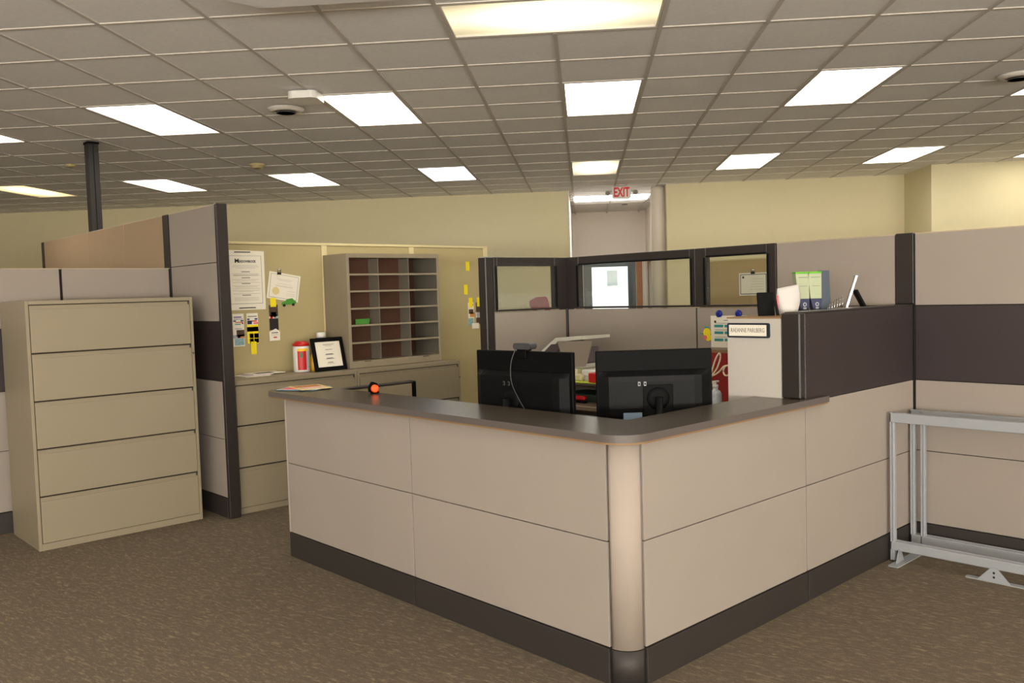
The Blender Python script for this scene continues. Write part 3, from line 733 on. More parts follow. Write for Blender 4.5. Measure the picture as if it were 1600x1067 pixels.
b = MB(); wsheet(b, R4(.5, .63, 1.874, 1.881), INKD, .0015, .004); part('magnet_strip', b, t); b = MB(); wsheet(b, R4(.52, .655, 1.451, 1.458), INKD, .0015, .004); part('magnet_strip', b, t)
def rotm(cx, cz, deg): return MW @ Matrix.Translation((cx, cz, 0)) @ Matrix.Rotation(math.radians(deg), 4, 'Z')
t = thing('certificate', 'tilted framed-border certificate hanging from a metal clip on the cream wall', 'certificate', (.9, YB, 1.5))
MR = rotm(.898, 1.608, -9.5)
b = MB(); wsheet(b, R4(-.135, .135, -.105, .105), PAPER, .002, .0035, MR); s_ = part('sheet', b, t)
b = MB()
for q in (R4(-.12, .12, .09, .0925), R4(-.12, .12, -.0925, -.09), R4(-.12, -.1175, -.09, .09), R4(.1175, .12, -.09, .09)): wsheet(b, q, INK, .0035, .004, MR)
for z, wd in ((.055, .13), (.045, .1), (.02, .12), (.005, .16), (-.002, .14)): wsheet(b, R4(-wd/2, wd/2, z, z+.0025), INKL, .0035, .004, MR)
for z in (-.03, -.05, -.065): wsheet(b, R4(.03, .1, z, z+.002), INKL, .0035, .004, MR)
part('print', b, s_)
b = MB(); b.lathe((-.065, -.04, .0035), [(.03, 0), (.03, .0005)], mat('gold_seal', (214, 196, 140), .5), 24, M=MR); part('seal', b, s_)
b = MB(); b.box(.845, .875, YB-.016, YB-.003, 1.705, 1.722, INKD, .002); b.tube([(.85, YB-.009, 1.72), (.848, YB-.014, 1.745), (.86, YB-.016, 1.755), (.872, YB-.014, 1.745), (.87, YB-.009, 1.72)], .003, CHROME); b.lathe((.86, YB-.014, 1.735), [(.011, 0), (.012, .01), (.006, .014)], CHROME, 12); part('bulldog_clip', b, t, 'metal clip')
def brochure(label, x0, x1, z0, z1, blocks, group='small leaflets on the cream wall'):
    t = thing('leaflet', label, 'leaflet', ((x0+x1)/2, YB, z0), group=group)
    b = MB(); wsheet(b, R4(x0, x1, z0, z1), PAPER, .0015, .003); s_ = part('sheet', b, t)
    b = MB(); W_, H_ = x1-x0, z1-z0
    for u0, u1, v0, v1, m in blocks: wsheet(b, R4(x0+W_*u0, x0+W_*u1, z0+H_*v0, z0+H_*v1), m, .003, .0036)
    part('print', b, s_); return t
photo = lambda n, a, b_: mat(n, a, .6, var=b_, vscale=60)
P1 = photo('photo_dark', (60, 46, 36), .7); P2 = photo('photo_warm', (180, 110, 60), .5); P3 = photo('photo_blue', (120, 150, 156), .4); P4 = photo('photo_grey', (140, 140, 144), .5)
brochure('pale leaflet with red arc and orange photo, partly behind the tall partition', .462, .552, 1.165, 1.412, [(.1, .8, .88, .91, BLUE), (.1, .9, .82, .85, P4), (.05, .3, .76, .8, NAVY), (.7, .95, .76, .8, NAVY), (.2, .9, .72, .745, RED), (.8, .95, .68, .72, RED), (.2, .7, .66, .69, TEAL), (.2, .8, .52, .56, INKL), (.3, 1, .3, .5, P1), (.4, 1, .25, .36, P2), (0, .6, .25, .35, P4), (.1, .95, .03, .24, P3)])
brochure('leaflet with yellow bands and four small photos beside the tall white notice', .575, .667, 1.18, 1.412, [(0, 1, 0, .62, YPAPER), (.1, .9, .88, .91, INK), (.05, .25, .78, .83, BLUE), (.7, .95, .78, .83, BLUE), (.05, .45, .64, .76, NAVY), (.3, .9, .72, .76, RED), (.6, 1, .64, .7, PINK), (0, 1, .4, .55, P4), (.2, .55, .18, .33, P1), (.6, 1, .18, .33, P2), (.2, .55, .02, .16, P1), (.6, 1, .02, .16, P4)])
b = MB(); wsheet(b, R4(.6, .645, 1.098, 1.195), YPAPER, .0038, .005); single('tape_strip', b, 'yellow tape strip below the leaflet with four small photos', 'tape', (.62, YB, 1.1))
brochure('dark photo leaflet hanging under the tilted certificate', .762, .838, 1.275, 1.47, [(0, 1, .55, 1, P1), (.2, .8, .5, .72, P2), (.1, .4, .45, .6, RED), (.5, 1, .45, .6, P4), (0, 1, 0, .46, INKD)])
b = MB(); wsheet(b, R4(.776, .824, 1.455, 1.525), YPAPER, .0038, .005); single('tape_strip', b, 'yellow tape strip between the tilted certificate and dark leaflet', 'tape', (.8, YB, 1.455))
t = thing('business_card', 'white business cards stuck under the dark photo leaflet', 'card', (.8, YB, 1.19))
b = MB(); wsheet(b, [(.757, 1.19), (.845, 1.193), (.847, 1.262), (.812, 1.285), (.755, 1.262)], PAPER, .004, .0055); part('card', b, t)
b = MB(); wsheet(b, R4(.775, .83, 1.25, 1.256), INKD, .0055, .006); wsheet(b, R4(.77, .835, 1.235, 1.239), INKL, .0055, .006); wsheet(b, R4(.79, .82, 1.213, 1.222), RED, .0055, .006); part('print', b, t)
t = thing('car_magnet', 'small green car-shaped magnet below the tilted certificate', 'magnet', (.93, YB, 1.45))
b = MB(); wsheet(b, [(.872, 1.466), (.99, 1.472), (1.0, 1.488), (.985, 1.5), (.965, 1.518), (.92, 1.512), (.9, 1.496), (.876, 1.488)], GREEN, .001, .006); part('body', b, t)
for x, z in ((.893, 1.464), (.972, 1.468)):
    b = MB(); b.lathe((x, z, .001), [(.011, 0), (.011, .008)], INKD, 16, M=MW); part('wheel', b, t)
for i, (x0_, x1_, z0_, z1_, l_) in enumerate(((2.762, 2.806, 1.727, 1.812, 'topmost yellow tape strip on the cream wall right of the sorter'), (2.73, 2.775, 1.507, 1.597, 'second highest yellow tape strip right of the sorter'), (2.785, 2.83, 1.385, 1.475, 'yellow tape strip holding the left one of two photo leaflets'), (2.885, 2.93, 1.39, 1.475, 'yellow tape strip holding the right one of two photo leaflets'))):
    b = MB(); wsheet(b, R4(x0_, x1_, z0_, z1_), YPAPER, .0038, .005); single('tape_strip', b, l_, 'tape', (x0_, YB, z0_), group='yellow tape strips right of the sorter')
brochure('left one of two photo leaflets beside the dark partition post', 2.775, 2.845, 1.222, 1.43, [(.4, .9, .85, .95, RED), (.1, .9, .5, .7, P1), (.3, 1, .35, .55, P2), (0, .9, .0, .3, P3)])
brochure('right one of two photo leaflets, mostly dark, beside the dark partition post', 2.87, 2.955, 1.225, 1.43, [(0, 1, .55, 1, P1), (.1, .9, .3, .55, P4), (0, 1, 0, .3, P1)])
b = MB(); wsheet(b, R4(2.815, 2.9, 1.185, 1.237), PAPER, .004, .0055); single('business_card', b, 'white card stuck below the two photo leaflets right of the sorter', 'card', (2.85, YB, 1.185))

# ------------------------------------------------------------------ on the counter top
ZT = .968
t = thing('magazine_stack', 'fanned glossy magazines on the far left end of the counter top', 'magazines', (.19, 2.62, ZT))
for k, (cx_, cy_, a_, w_, h_, m_) in enumerate(((.15, 2.60, 20, .2, .27, SLATE), (.16, 2.62, 35, .2, .26, mat('pale_blue_cover', (140, 176, 180), .3)), (.19, 2.6, -12, .19, .26, mat('cream_cover', (220, 200, 140), .3)))):
    M_ = Matrix.Translation((cx_, cy_, ZT+.0005+.0035*k)) @ Matrix.Rotation(math.radians(a_), 4, 'Z')
    b = MB(); b.box(-w_/2, w_/2, -h_/2, h_/2, 0, .003, m_, .0005, M_)
    b.box(-w_/2+.01, w_/2-.02, 0, h_/2-.02, .003, .0034, (P4, PINK, P2)[k], 0, M_); b.box(-w_/2+.03, w_/2-.04, -h_/2+.02, -.01, .003, .0034, (NAVY, P1, mat('pale_pink_print', (236, 190, 180), .5))[k], 0, M_)
    part('magazine', b, t)
t = thing('tape_dispenser', 'small black and orange tape dispenser on the inner edge of counter top', 'tape dispenser', (.262, 2.05, ZT))
b = MB(); b.box(.25, .295, 2.02, 2.05, ZT, ZT+.012, BLACK, .003); b.prism(fillet([(.23, ZT+.01), (.29, ZT+.01), (.29, ZT+.055), (.25, ZT+.068), (.23, ZT+.04)], [.005, .01, .015, .01, .01], 4), -2.036, -2.026, BLACK, Matrix(((1, 0, 0, 0), (0, 0, -1, 0), (0, 1, 0, 0), (0, 0, 0, 1)))); part('body', b, t)
b = MB(); b.lathe((0, 0, 0), [(.015, 0), (.022, .003), (.022, .016), (.015, .018)], ORANGE, 24, M=Matrix.Translation((.255, 2.01, ZT+.03)) @ Matrix.Rotation(math.radians(-20), 4, 'Z') @ Matrix.Rotation(math.radians(90), 4, 'X')); part('tape_roll', b, t, 'bright orange roll')

# ------------------------------------------------------------------ desk
ZD = .73
t = thing('desk', 'U-shaped desk surface behind the reception counter', 'desk', (1.2, 1.2, 0))
DSK = mat('desk_laminate', (120, 104, 86), .4)
b = MB(); b.box(.10, .90, .10, 2.48, ZD-.03, ZD, DSK, .003); part('front_surface', b, t)
b = MB(); b.box(.90, 2.51, .10, .75, ZD-.03, ZD, DSK, .003); part('side_surface', b, t)
b = MB(); b.box(1.85, 2.51, .75, 2.66, ZD-.03, ZD, DSK, .003); part('rear_surface', b, t)
for (a, c_, d_, e_) in ((.12, .88, 2.44, 2.47), (1.87, 2.5, 2.62, 2.65), (.87, .9, .12, .74), (1.85, 1.88, .76, 1.2)):
    b = MB(); b.box(a, c_, d_, e_, 0, ZD-.03, CAB); part('support_panel', b, t)
def monitor(pl, pr, ztop, h, label, big, neck_u, mat_plate):
    pl = Vector(pl); pr = Vector(pr); d = (pr-pl); W_ = d.length; d.normalize()
    n = Vector((d.y, -d.x, 0)).normalized()          # back of the screen, faces the camera
    if n.dot(CAM-Vector((pl.x, pl.y, 1))) < 0: n = -n
    M_ = Matrix(((d.x, n.x, 0, pl.x), (d.y, n.y, 0, pl.y), (0, 0, 1, 0), (0, 0, 0, 1)))
    # local: x across, y towards the camera, z up
    cx_ = pl+d*W_/2
    t = thing('monitor', label, 'monitor', (cx_.x, cx_.y, ZD), group='desk monitors')
    z0 = ztop-h
    b = MB(); b.box(0, W_, -.012, .012, z0, ztop, BLACK, .004, M_); part('casing', b, t)
    b = MB(); b.box(.012, W_-.012, -.0135, -.0115, z0+.02, ztop-.01, mat('dark_screen', (12, 12, 14), .15), 0, M_); part('screen', b, t)
    b = MB(); prof = [(.012, 0), (.045, .02), (.05, .05), (.05, h-.16), (.048, h-.135), (.022, h-.112), (.012, h-.11)]
    # thick lower housing with rounded side flanks
    k = b.mi(BLACKG); rings = []
    for (yo, zo) in prof:
        rings.append([b.bm.verts.new(M_ @ Vector((xx, max(.0125, min(yo, .012+(yo-.012)*ff)), z0+.015+zo))) for xx, ff in ((.012, .25), (.03, .5), (.055, .85), (.09, 1), (W_-.09, 1), (W_-.055, .85), (W_-.03, .5), (W_-.012, .25))])
    for r0, r1 in zip(rings, rings[1:]):
        for j in range(len(r0)-1):
            f = b.bm.faces.new((r0[j], r0[j+1], r1[j+1], r1[j])); f.material_index = k
    part('rear_housing', b, t)
    b = MB()
    for j in range(int(W_*.55/.009)): b.box(W_*.24+j*.009, W_*.24+j*.009+.004, .0125, .018, ztop-.102, ztop-.0995, DKGREY, 0, M_)
    part('vent_row', b, t, kind='stuff')
    b = MB()
    for u in (.36, .41): b.box(W_*u-.006, W_*u+.006, .05, .0535, ztop-.165, ztop-.145, GREY if mat_plate else DKGREY, .001, M_); b.box(W_*u-.003, W_*u+.003, .0535, .0545, ztop-.16, ztop-.15, BLACK, 0, M_)
    part('port', b, t)
    b = MB(); un = W_*neck_u
    if mat_plate: b.box(un-.07, un+.07, .05, .0525, z0+.03, z0+.175, BLACK, .002, M_)
    b.lathe((0, 0, 0), [(.055, 0), (.052, .006), (.03, .01)], BLACK, 24, M=M_ @ Matrix.Translation((un, .05, z0+.11)) @ Matrix.Rotation(-math.pi/2, 4, 'X')); part('mount_plate', b, t)
    b = MB(); b.cyl(M_ @ Vector((un, .082, z0+.12)), M_ @ Vector((un, .082, ZD+.012)), .0175, BLACKG, 24); b.cyl(M_ @ Vector((un, .05, z0+.105)), M_ @ Vector((un, .082, z0+.105)), .014, BLACKG); part('stand_pole', b, t)
    b = MB(); b.prism(fillet([(un-.11, -.06), (un+.11, -.06), (un+.11, .11), (un-.11, .11)], [.03]*4), ZD, ZD+.012, BLACK, M_); part('stand_base', b, t)
    return t, M_, W_
m1, M1, W1 = monitor((.40, 1.285, 0), (.455, .675, 0), 1.224, .345, 'black monitor on the left seen from behind, webcam clipped on its top', True, .43, False)
m2, M2, W2 = monitor((.607, .678, 0), (1.005, .307, 0), 1.219, .335, 'black monitor on the right seen from behind, square mount plate showing', False, .52, True)
b = MB(); b.box(W2*.22, W2*.38, .05, .0515, .885, .93, mat('grey_label_sticker', (110, 130, 150), .4), 0, M2); part('label_sticker', b, m2, 'blue-grey sticker')
t = thing('webcam', 'dark grey webcam with thin cable clipped on top of the left monitor', 'webcam', tuple(M1 @ Vector((W1*.5, 0, 1.224))))
b = MB(); b.prism(fillet([(W1*.42, 1.232), (W1*.6, 1.232), (W1*.6, 1.262), (W1*.42, 1.262)], [.014]*4, 6), -.03, .02, DKGREY, M1 @ Matrix(((1, 0, 0, 0), (0, 0, 1, 0), (0, 1, 0, 0), (0, 0, 0, 1)))); part('camera_body', b, t)
b = MB(); b.box(W1*.46, W1*.56, -.02, .022, 1.2245, 1.233, BLACK, .002, M1); b.box(W1*.47, W1*.55, .0125, .02, 1.19, 1.23, BLACK, .002, M1); part('clip', b, t)
def spline(pts, n=8):
    P = [Vector(p) for p in pts]; out = []
    for i in range(len(P)-1):
        a = P[max(i-1, 0)]; b_ = P[i]; c_ = P[i+1]; d_ = P[min(i+2, len(P)-1)]
        for k in range(n):
            u = k/n; out.append(.5*((2*b_)+(-a+c_)*u+(2*a-5*b_+4*c_-d_)*u*u+(-a+3*b_-3*c_+d_)*u**3))
    out.append(P[-1]); return out
b = MB(); b.tube(spline([M1 @ Vector(p) for p in ((W1*.45, .02, 1.235), (W1*.44, .05, 1.17), (W1*.46, .065, 1.08), (W1*.54, .07, 1.0), (W1*.62, .07, .93), (W1*.66, .07, .85), (W1*.66, .04, ZD+.003))]), .0025, DKGREY, 6); part('cable', b, t)
# printer and desktop shelf behind the monitors
t = thing('desktop_shelf', 'low desktop shelf with a grey top under the printer', 'shelf', (2.2, 2.2, ZD))
b = MB(); b.box(1.94, 2.42, 1.8, 2.62, .862, .876, mat('grey_brown_shelf', (110, 96, 84), .5), .002); part('top', b, t)
for y in (1.805, 2.6): b = MB(); b.box(2.0, 2.42, y, y+.014, ZD, .862, CAB); part('side_panel', b, t)
t = thing('printer', 'beige and grey inkjet printer with a clear tilted paper tray behind the monitors', 'printer', (2.2, 2.3, .876))
b = MB(); b.box(2.03, 2.38, 2.13, 2.5, .876, .96, BEIGE, .01); part('base', b, t)
MP = Matrix(((0, 0, 1, 0), (1, 0, 0, 0), (0, 1, 0, 0), (0, 0, 0, 1)))   # (y,z,x)
b = MB(); b.prism([(2.12, .962), (2.56, .962), (2.57, 1.0), (2.5, 1.08), (2.36, 1.172), (2.1, 1.187), (2.1, 1.165), (2.34, 1.145), (2.44, 1.06), (2.44, 1.0), (2.14, .985)], 2.06, 2.36, mat('printer_white', (206, 204, 192), .4), MP); part('side_arch', b, t)
b = MB(); b.prism([(2.42, 1.0), (2.5, 1.05), (2.4, 1.125), (2.3, 1.13), (2.36, 1.04)], 2.055, 2.36, mat('printer_dark', (80, 68, 70), .4), MP); part('paper_slot', b, t)
b = MB(); b.box(2.05, 2.3, 2.16, 2.32, .99, 1.1, mat('print_photo_sheet', (110, 96, 100), .6), .004); part('output_rollers', b, t)
TRAY = mat('smoky_clear_plastic', (176, 164, 150), .3, alpha=None, trans=.35)
MT = Matrix.Translation((2.1, 2.16, .985)) @ Matrix.Rotation(math.radians(12), 4, 'X') @ Matrix.Rotation(math.radians(-14), 4, 'Y')
b = MB(); b.prism([(2.33, 1.15), (1.99, 1.158), (2.06, .976), (2.25, .965)], 2.045, 2.053, TRAY, MP); part('paper_tray', b, t)
b = MB(); b.box(2.04, 2.12, 1.93, 2.09, .877, .905, PAPER); b.box(2.05, 2.3, 1.92, 2.11, .905, .955, WHITE, .01)
single('white_binder', b, 'white binder lying right of the printer', 'binder', (2.15, 2.0, .877))
b = MB(); b.box(1.985, 2.03, 2.05, 2.25, .8765, .93, BEIGE, .012); single('cream_box', b, 'small cream box in front of the printer base', 'box', (2.0, 2.15, .8765))
b = MB(); b.box(1.95, 2.03, 1.87, 1.95, .881, .945, RED, .004); single('red_box', b, 'small red box seen between the two monitors', 'box', (1.99, 1.91, .881))
b = MB(); b.box(1.93, 2.02, 1.84, 2.25, .8763, .8785, LIME); single('lime_folder', b, 'lime green folder sticking out over the desktop shelf', 'folder', (2.0, 2.1, .8763))
t = thing('red_stapler', 'red stapler lying under the desktop shelf between the monitors', 'stapler', (1.98, 2.1, ZD))
b = MB(); b.box(1.955, 1.995, 2.0, 2.16, ZD, ZD+.012, BLACK, .003); part('base', b, t)
b = MB(); b.box(1.957, 1.993, 2.0, 2.16, ZD+.02, ZD+.05, RED, .008); part('arm', b, t)
b = MB(); b.box(2.05, 2.3, 1.95, 2.3, ZD, ZD+.05, mat('dark_green_box', (40, 60, 44), .6), .003); single('dark_box', b, 'dark green flat box under the desktop shelf', 'box', (2.15, 2.1, ZD))
# hutch with the name plate
hu = thing('white_hutch', 'white hutch with a name plate on its end and tan top, beside counter end', 'hutch', (1.85, .25, ZD))
b = MB(); MH = Matrix(((0, 0, 1, 0), (1, 0, 0, 0), (0, 1, 0, 0), (0, 0, 0, 1)))
WHP = mat('warm_white_laminate', (184, 178, 170), .45)
b.prism(fillet([(.096, ZD+.0), (.39, ZD+.0), (.39, 1.345), (.096, 1.345)], [.004, .004, .02, .004]), 1.27, 1.295, WHP, MH); part('end_panel', b, hu)
b = MB(); b.prism(fillet([(.096, ZD), (.39, ZD), (.39, 1.345), (.096, 1.345)], [.004, .004, .02, .004]), 2.45, 2.475, WHP, MH); part('end_panel', b, hu)
b = MB(); b.box(1.295, 2.45, .096, .39, 1.32, 1.345, WHP, .002); part('upper_shelf', b, hu)
b = MB(); b.box(1.295, 2.45, .096, .38, .96, .975, WHP, .002); part('shelf', b, hu)
b = MB(); b.box(1.268, 2.478, .095, .392, 1.345, 1.353, PLY, .001); part('tan_top', b, hu, 'thin tan wooden top')
b = MB(); b.box(1.295, 2.45, .378, .39, 1.03, 1.318, WHP, .003); part('flip_door', b, hu)
t = thing('name_plate', 'black-edged white name plate on the end of the white hutch', 'name plate', (1.268, .265, 1.25))
MN = Matrix(((0, 0, -1, 1.27), (-1, 0, 0, .268), (0, 1, 0, 1.288), (0, 0, 0, 1)))
b = MB(); b.prism(fillet([(-.118, -.036), (.116, -.036), (.116, .036), (-.118, .036)], [.01]*4), .001, .008, mat('navy_black_rim', (34, 40, 50), .4), MN); part('rim', b, t)
b = MB(); b.box(-.107, .1, -.027, .027, .008, .009, PAPER, 0, MN); part('card', b, t)
b = MB(); b.text('RAEANNE PARLBERG', .03, INK, MN @ Matrix.Translation((-.003, 0, .0092)), xs=.66); part('lettering', b, t)
ZH = 1.3535
t = thing('picture_frame', 'small black easel frame seen from behind on the hutch end', 'picture frame', (1.34, .2, ZH))
MK = Matrix.Translation((1.36, .235, ZH)) @ Matrix.Rotation(math.radians(-42), 4, 'Z') @ Matrix.Rotation(math.radians(-11), 4, 'X')
b = MB(); b.box(-.032, .05, -.006, .006, 0.002, .118, BLACK, .003, MK); part('back_board', b, t)
b = MB(); b.box(.03, .045, -.012, -.006, .0, .085, BLACKG, .002, Matrix.Translation((1.365, .228, ZH)) @ Matrix.Rotation(math.radians(-42), 4, 'Z') @ Matrix.Translation((0, -.05, 0)) @ Matrix.Rotation(math.radians(-30), 4, 'X')); part('easel_leg', b, t)
t = thing('plastic_bag', 'crumpled white plastic bag with pink print standing on the hutch', 'bag', (1.53, .2, ZH))
b = MB(); k = b.mi(mat('white_bag_plastic', (196, 192, 188), .35, bump=.5, bscale=30)); seg = 20; rings = []
for zi in range(9):
    u = zi/8; rx = .055*(.82+.25*math.sin(u*2.6)); ry = .034*(1-.75*u); ring = []
    for j in range(seg):
        a = 2*math.pi*j/seg; wv = 1+.06*math.sin(5*a+u*4)+.04*math.sin(9*a-u*7)
        p = Vector((rx*wv*math.cos(a), ry*wv*math.sin(a), .142*u*(1+.06*math.cos(a)*u)))
        p = Matrix.Rotation(math.radians(-42), 3, 'Z') @ p
        ring.append(b.bm.verts.new(Vector((1.53, .205, ZH))+p))
    rings.append(ring)
for r0, r1 in zip(rings, rings[1:]):
    for j in range(seg):
        f = b.bm.faces.new((r0[j], r0[(j+1) % seg], r1[(j+1) % seg], r1[j])); f.material_index = k; f.smooth = True
f = b.bm.faces.new(rings[-1]); f.material_index = k; f = b.bm.faces.new(list(reversed(rings[0]))); f.material_index = k
part('bag', b, t)
MBG = Matrix.Translation((1.515, .19, ZH)) @ Matrix.Rotation(math.radians(-42), 4, 'Z')
b = MB(); b.box(-.066, -.058, -.014, -.008, .03, .1, PINK, .002, MBG); b.box(-.066, -.056, -.014, -.008, .01, .025, TEAL, .002, MBG); part('print', b, t)
t = thing('gift_box_pair', 'pale green and navy tapered boxes with bright green tops on the hutch', 'box', (1.78, .2, ZH))
MG = Matrix.Translation((1.83, .25, ZH)) @ Matrix.Rotation(math.radians(-42), 4, 'Z') @ Matrix.Diagonal((.88, 1, 1, 1))
def tap(b, x0, x1, xb0, xb1, y0, y1, z0, z1, m):
    k = b.mi(m); v = [b.bm.verts.new(MG @ Vector(p)) for p in ((xb0, y0, z0), (xb1, y0, z0), (xb1, y1, z0), (xb0, y1, z0), (x0, y0-.004, z1), (x1, y0-.004, z1), (x1, y1, z1), (x0, y1, z1))]
    for q in ((0, 3, 2, 1), (4, 5, 6, 7), (0, 1, 5, 4), (1, 2, 6, 5), (2, 3, 7, 6), (3, 0, 4, 7)):
        f = b.bm.faces.new([v[i] for i in q]); f.material_index = k
for k_, xo in enumerate((-.085, -.011)):
    b = MB(); tap(b, xo+.002, xo+.07, xo+.026, xo+.066, -.03, .02, 0, .075, NAVY); part('lower_box', b, t)
    b = MB(); tap(b, xo-.012, xo+.068, xo+.004, xo+.0695, -.0305, .0205, .0752, .206, PGREEN); bx_ = part('box_body', b, t)
    b = MB(); tap(b, xo-.014, xo+.0685, xo-.012, xo+.068, -.036, .0215, .2062, .216, mat('bright_green', (110, 190, 60), .5)); part('box_top', b, t)
    b = MB(); b.box(xo+.005, xo+.06, -.0362, -.0345, .185, .188, INK, 0, MG); b.box(xo+.012, xo+.058, -.0345, -.033, .14, .142, INK, 0, MG); part('print', b, bx_)
    b = MB(); b.lathe((0, 0, 0), [(.011, 0), (.011, .0012)], GREY, 14, M=MG @ Matrix.Translation((xo+.042, -.032, .045)) @ Matrix.Rotation(math.pi/2, 4, 'X')); b.lathe((0, 0, 0), [(.006, 0), (.006, .0016)], NAVY, 14, M=MG @ Matrix.Translation((xo+.042, -.0325, .045)) @ Matrix.Rotation(math.pi/2, 4, 'X')); b.box(xo+.033, xo+.051, -.0335, -.032, .02, .03, GREY, 0, MG); part('emblem', b, t)
b = MB(); tap(b, .06, .108, .062, .12, -.02, .03, 0, .22, SLATE); part('slate_box', b, t, 'slate blue box at the right side')
t = thing('spiral_card_holder', 'round spiral wire card holder on a brass base on the hutch', 'card holder', (1.86, .19, ZH))
b = MB(); b.box(-.06, .09, -.02, .02, 0, .006, GOLD, .001, Matrix.Translation((1.84, .15, ZH)) @ Matrix.Rotation(math.radians(-42), 4, 'Z')); part('base', b, t)
b = MB()
for q in range(6):
    Mq = Matrix.Translation((1.84, .15, ZH)) @ Matrix.Rotation(math.radians(-42), 4, 'Z')
    r_ = .02+.004*q
    b.tube([Mq @ Vector((.0+q*.013+.006*math.sin(a), r_*.5*math.cos(a), .006+r_+r_*math.sin(a))) for a in [2*math.pi*i/18 for i in range(19)]], .0013, CHROME, 6)
part('wire_spiral', b, t)
t = thing('picture_frame', 'thin glossy edged easel frame leaning on the hutch near the tall post', 'picture frame', (2.2, .2, ZH))
MLn = Matrix.Translation((2.14, .21, ZH)) @ Matrix.Rotation(math.radians(46), 4, 'Z') @ Matrix.Rotation(math.radians(20), 4, 'X')
MLn = Matrix.Translation((2.13, .205, ZH)) @ Matrix.Rotation(math.radians(-60), 4, 'Z') @ Matrix.Rotation(math.radians(17), 4, 'Y')
b = MB(); b.box(-.007, .007, -.06, .06, .004, .2, mat('polished_steel', (235, 235, 240), .25, .9), .003, MLn); part('frame', b, t, 'shiny metal edge')
b = MB(); b.box(-.012, -.0075, -.055, .055, .01, .195, GLASS, 0, MLn); part('glass', b, t)
b = MB(); b.box(-.007, .007, -.03, .03, .0, .125, BLACK, .002, Matrix.Translation((2.215, .13, ZH)) @ Matrix.Rotation(math.radians(-45), 4, 'Z') @ Matrix.Rotation(math.radians(-27), 4, 'Y')); part('easel_leg', b, t)

# ------------------------------------------------------------------ on the windowed wall, inside
MX = Matrix(((0, 0, -1, XW), (-1, 0, 0, 0), (0, 1, 0, 0), (0, 0, 0, 1)))    # (-y, z, out)
t = thing('wall_calendar', 'white sheet with teal bars hung from two blue clips', 'notice', (XW, 1.2, 1.1))
b = MB(); b.prism(R4(-1.343, -1.05, 1.1, 1.313), .001, .003, PAPER, MX); s_ = part('sheet', b, t)
b = MB()
for z in (1.235, 1.19, 1.142):
    b.prism(R4(-1.315, -1.245, z, z+.018), .003, .0036, TEAL, MX); b.prism(R4(-1.235, -1.1, z, z+.018), .003, .0036, TEAL, MX); b.prism(R4(-1.31, -1.1, z+.026, z+.029), .003, .0036, INK, MX)
b.prism(R4(-1.315, -1.3, 1.265, 1.28), .003, .0036, INKD, MX); b.prism(R4(-1.24, -1.2, 1.28, 1.284), .003, .0036, INK, MX)
part('print', b, s_)
for y_ in (1.275, 1.125):
    b = MB(); b.lathe((-y_, 1.325, .001), [(.024, 0), (.026, .006), (.02, .012), (.008, .014)], BLUE, 18, M=MX); b.box(-y_-.008, -y_+.014, 1.298, 1.314, .003, .01, WHITE, .002, MX); part('clip', b, t, 'round blue clip')
t = thing('paper_flower', 'yellow and pink paper flower beside the sheet with teal bars', 'decoration', (XW, 1.38, 1.1))
b = MB(); b.lathe((-1.375, 1.2, .001), [(.03, 0), (.03, .003)], YPAPER, 10, M=MX); b.lathe((-1.365, 1.165, .001), [(.026, 0), (.026, .004)], YPAPER, 8, M=MX); part('petals', b, t)
b = MB(); b.lathe((-1.388, 1.165, .003), [(.016, 0), (.016, .003)], PINK, 10, M=MX); part('pink_bloom', b, t)
b = MB(); b.box(-1.43, -1.39, 1.19, 1.194, .001, .003, GREEN, 0, MX); b.box(-1.39, -1.36, 1.228, 1.24, .001, .003, TEAL, 0, MX); part('leaf', b, t)
t = thing('sign_board', 'dark red board with cream handwritten letters behind the right monitor', 'sign', (XW-.03, 1.2, ZD))
b = MB(); b.box(-1.375, -.98, ZD+.002, 1.085, .004, .012, PLY, .001, MX); part('wood_board', b, t)
b = MB(); b.box(-1.345, -.99, ZD+.01, 1.065, .012, .016, MAROON, 0, MX); part('red_face', b, t)
b = MB()
def stroke(pts, r=.006): b.tube([MX @ Vector((x, z, .018)) for x, z in [tuple(p[:2]) for p in spline([(x, z, 0) for x, z in pts], 6)]], r, CREAMP, 6)
stroke([(-1.36, .86), (-1.335, .93), (-1.30, 1.02), (-1.27, 1.062), (-1.262, 1.03), (-1.29, .96), (-1.335, .9), (-1.35, .82)])
stroke([(-1.355, .905), (-1.31, .915), (-1.27, .94), (-1.235, .975), (-1.19, .985)])
stroke([(-1.345, .89), (-1.325, .86), (-1.31, .84)])
stroke([(-1.19, .985), (-1.225, .975), (-1.24, .94), (-1.225, .915), (-1.195, .925), (-1.175, .98), (-1.175, .93), (-1.15, .91)])
part('script_lettering', b, t, 'cream script letters')
t = thing('lotion_bottle', 'white pump bottle with blue flower print next to the right monitor', 'bottle', (1.6, .69, ZD))
b = MB(); b.lathe((1.6, .69, ZD), [(.03, 0), (.033, .01), (.033, .19), (.025, .205), (.014, .21), (.014, .222)], mat('flower_print_bottle', (206, 214, 226), .4, var=.18, vscale=70), 24); part('body', b, t)
b = MB(); b.lathe((1.6, .69, ZD+.222), [(.016, 0), (.016, .016), (.006, .018), (.006, .03)], WHITE, 16); b.box(1.585, 1.63, .683, .697, ZD+.25, ZD+.26, WHITE, .003); part('pump', b, t)

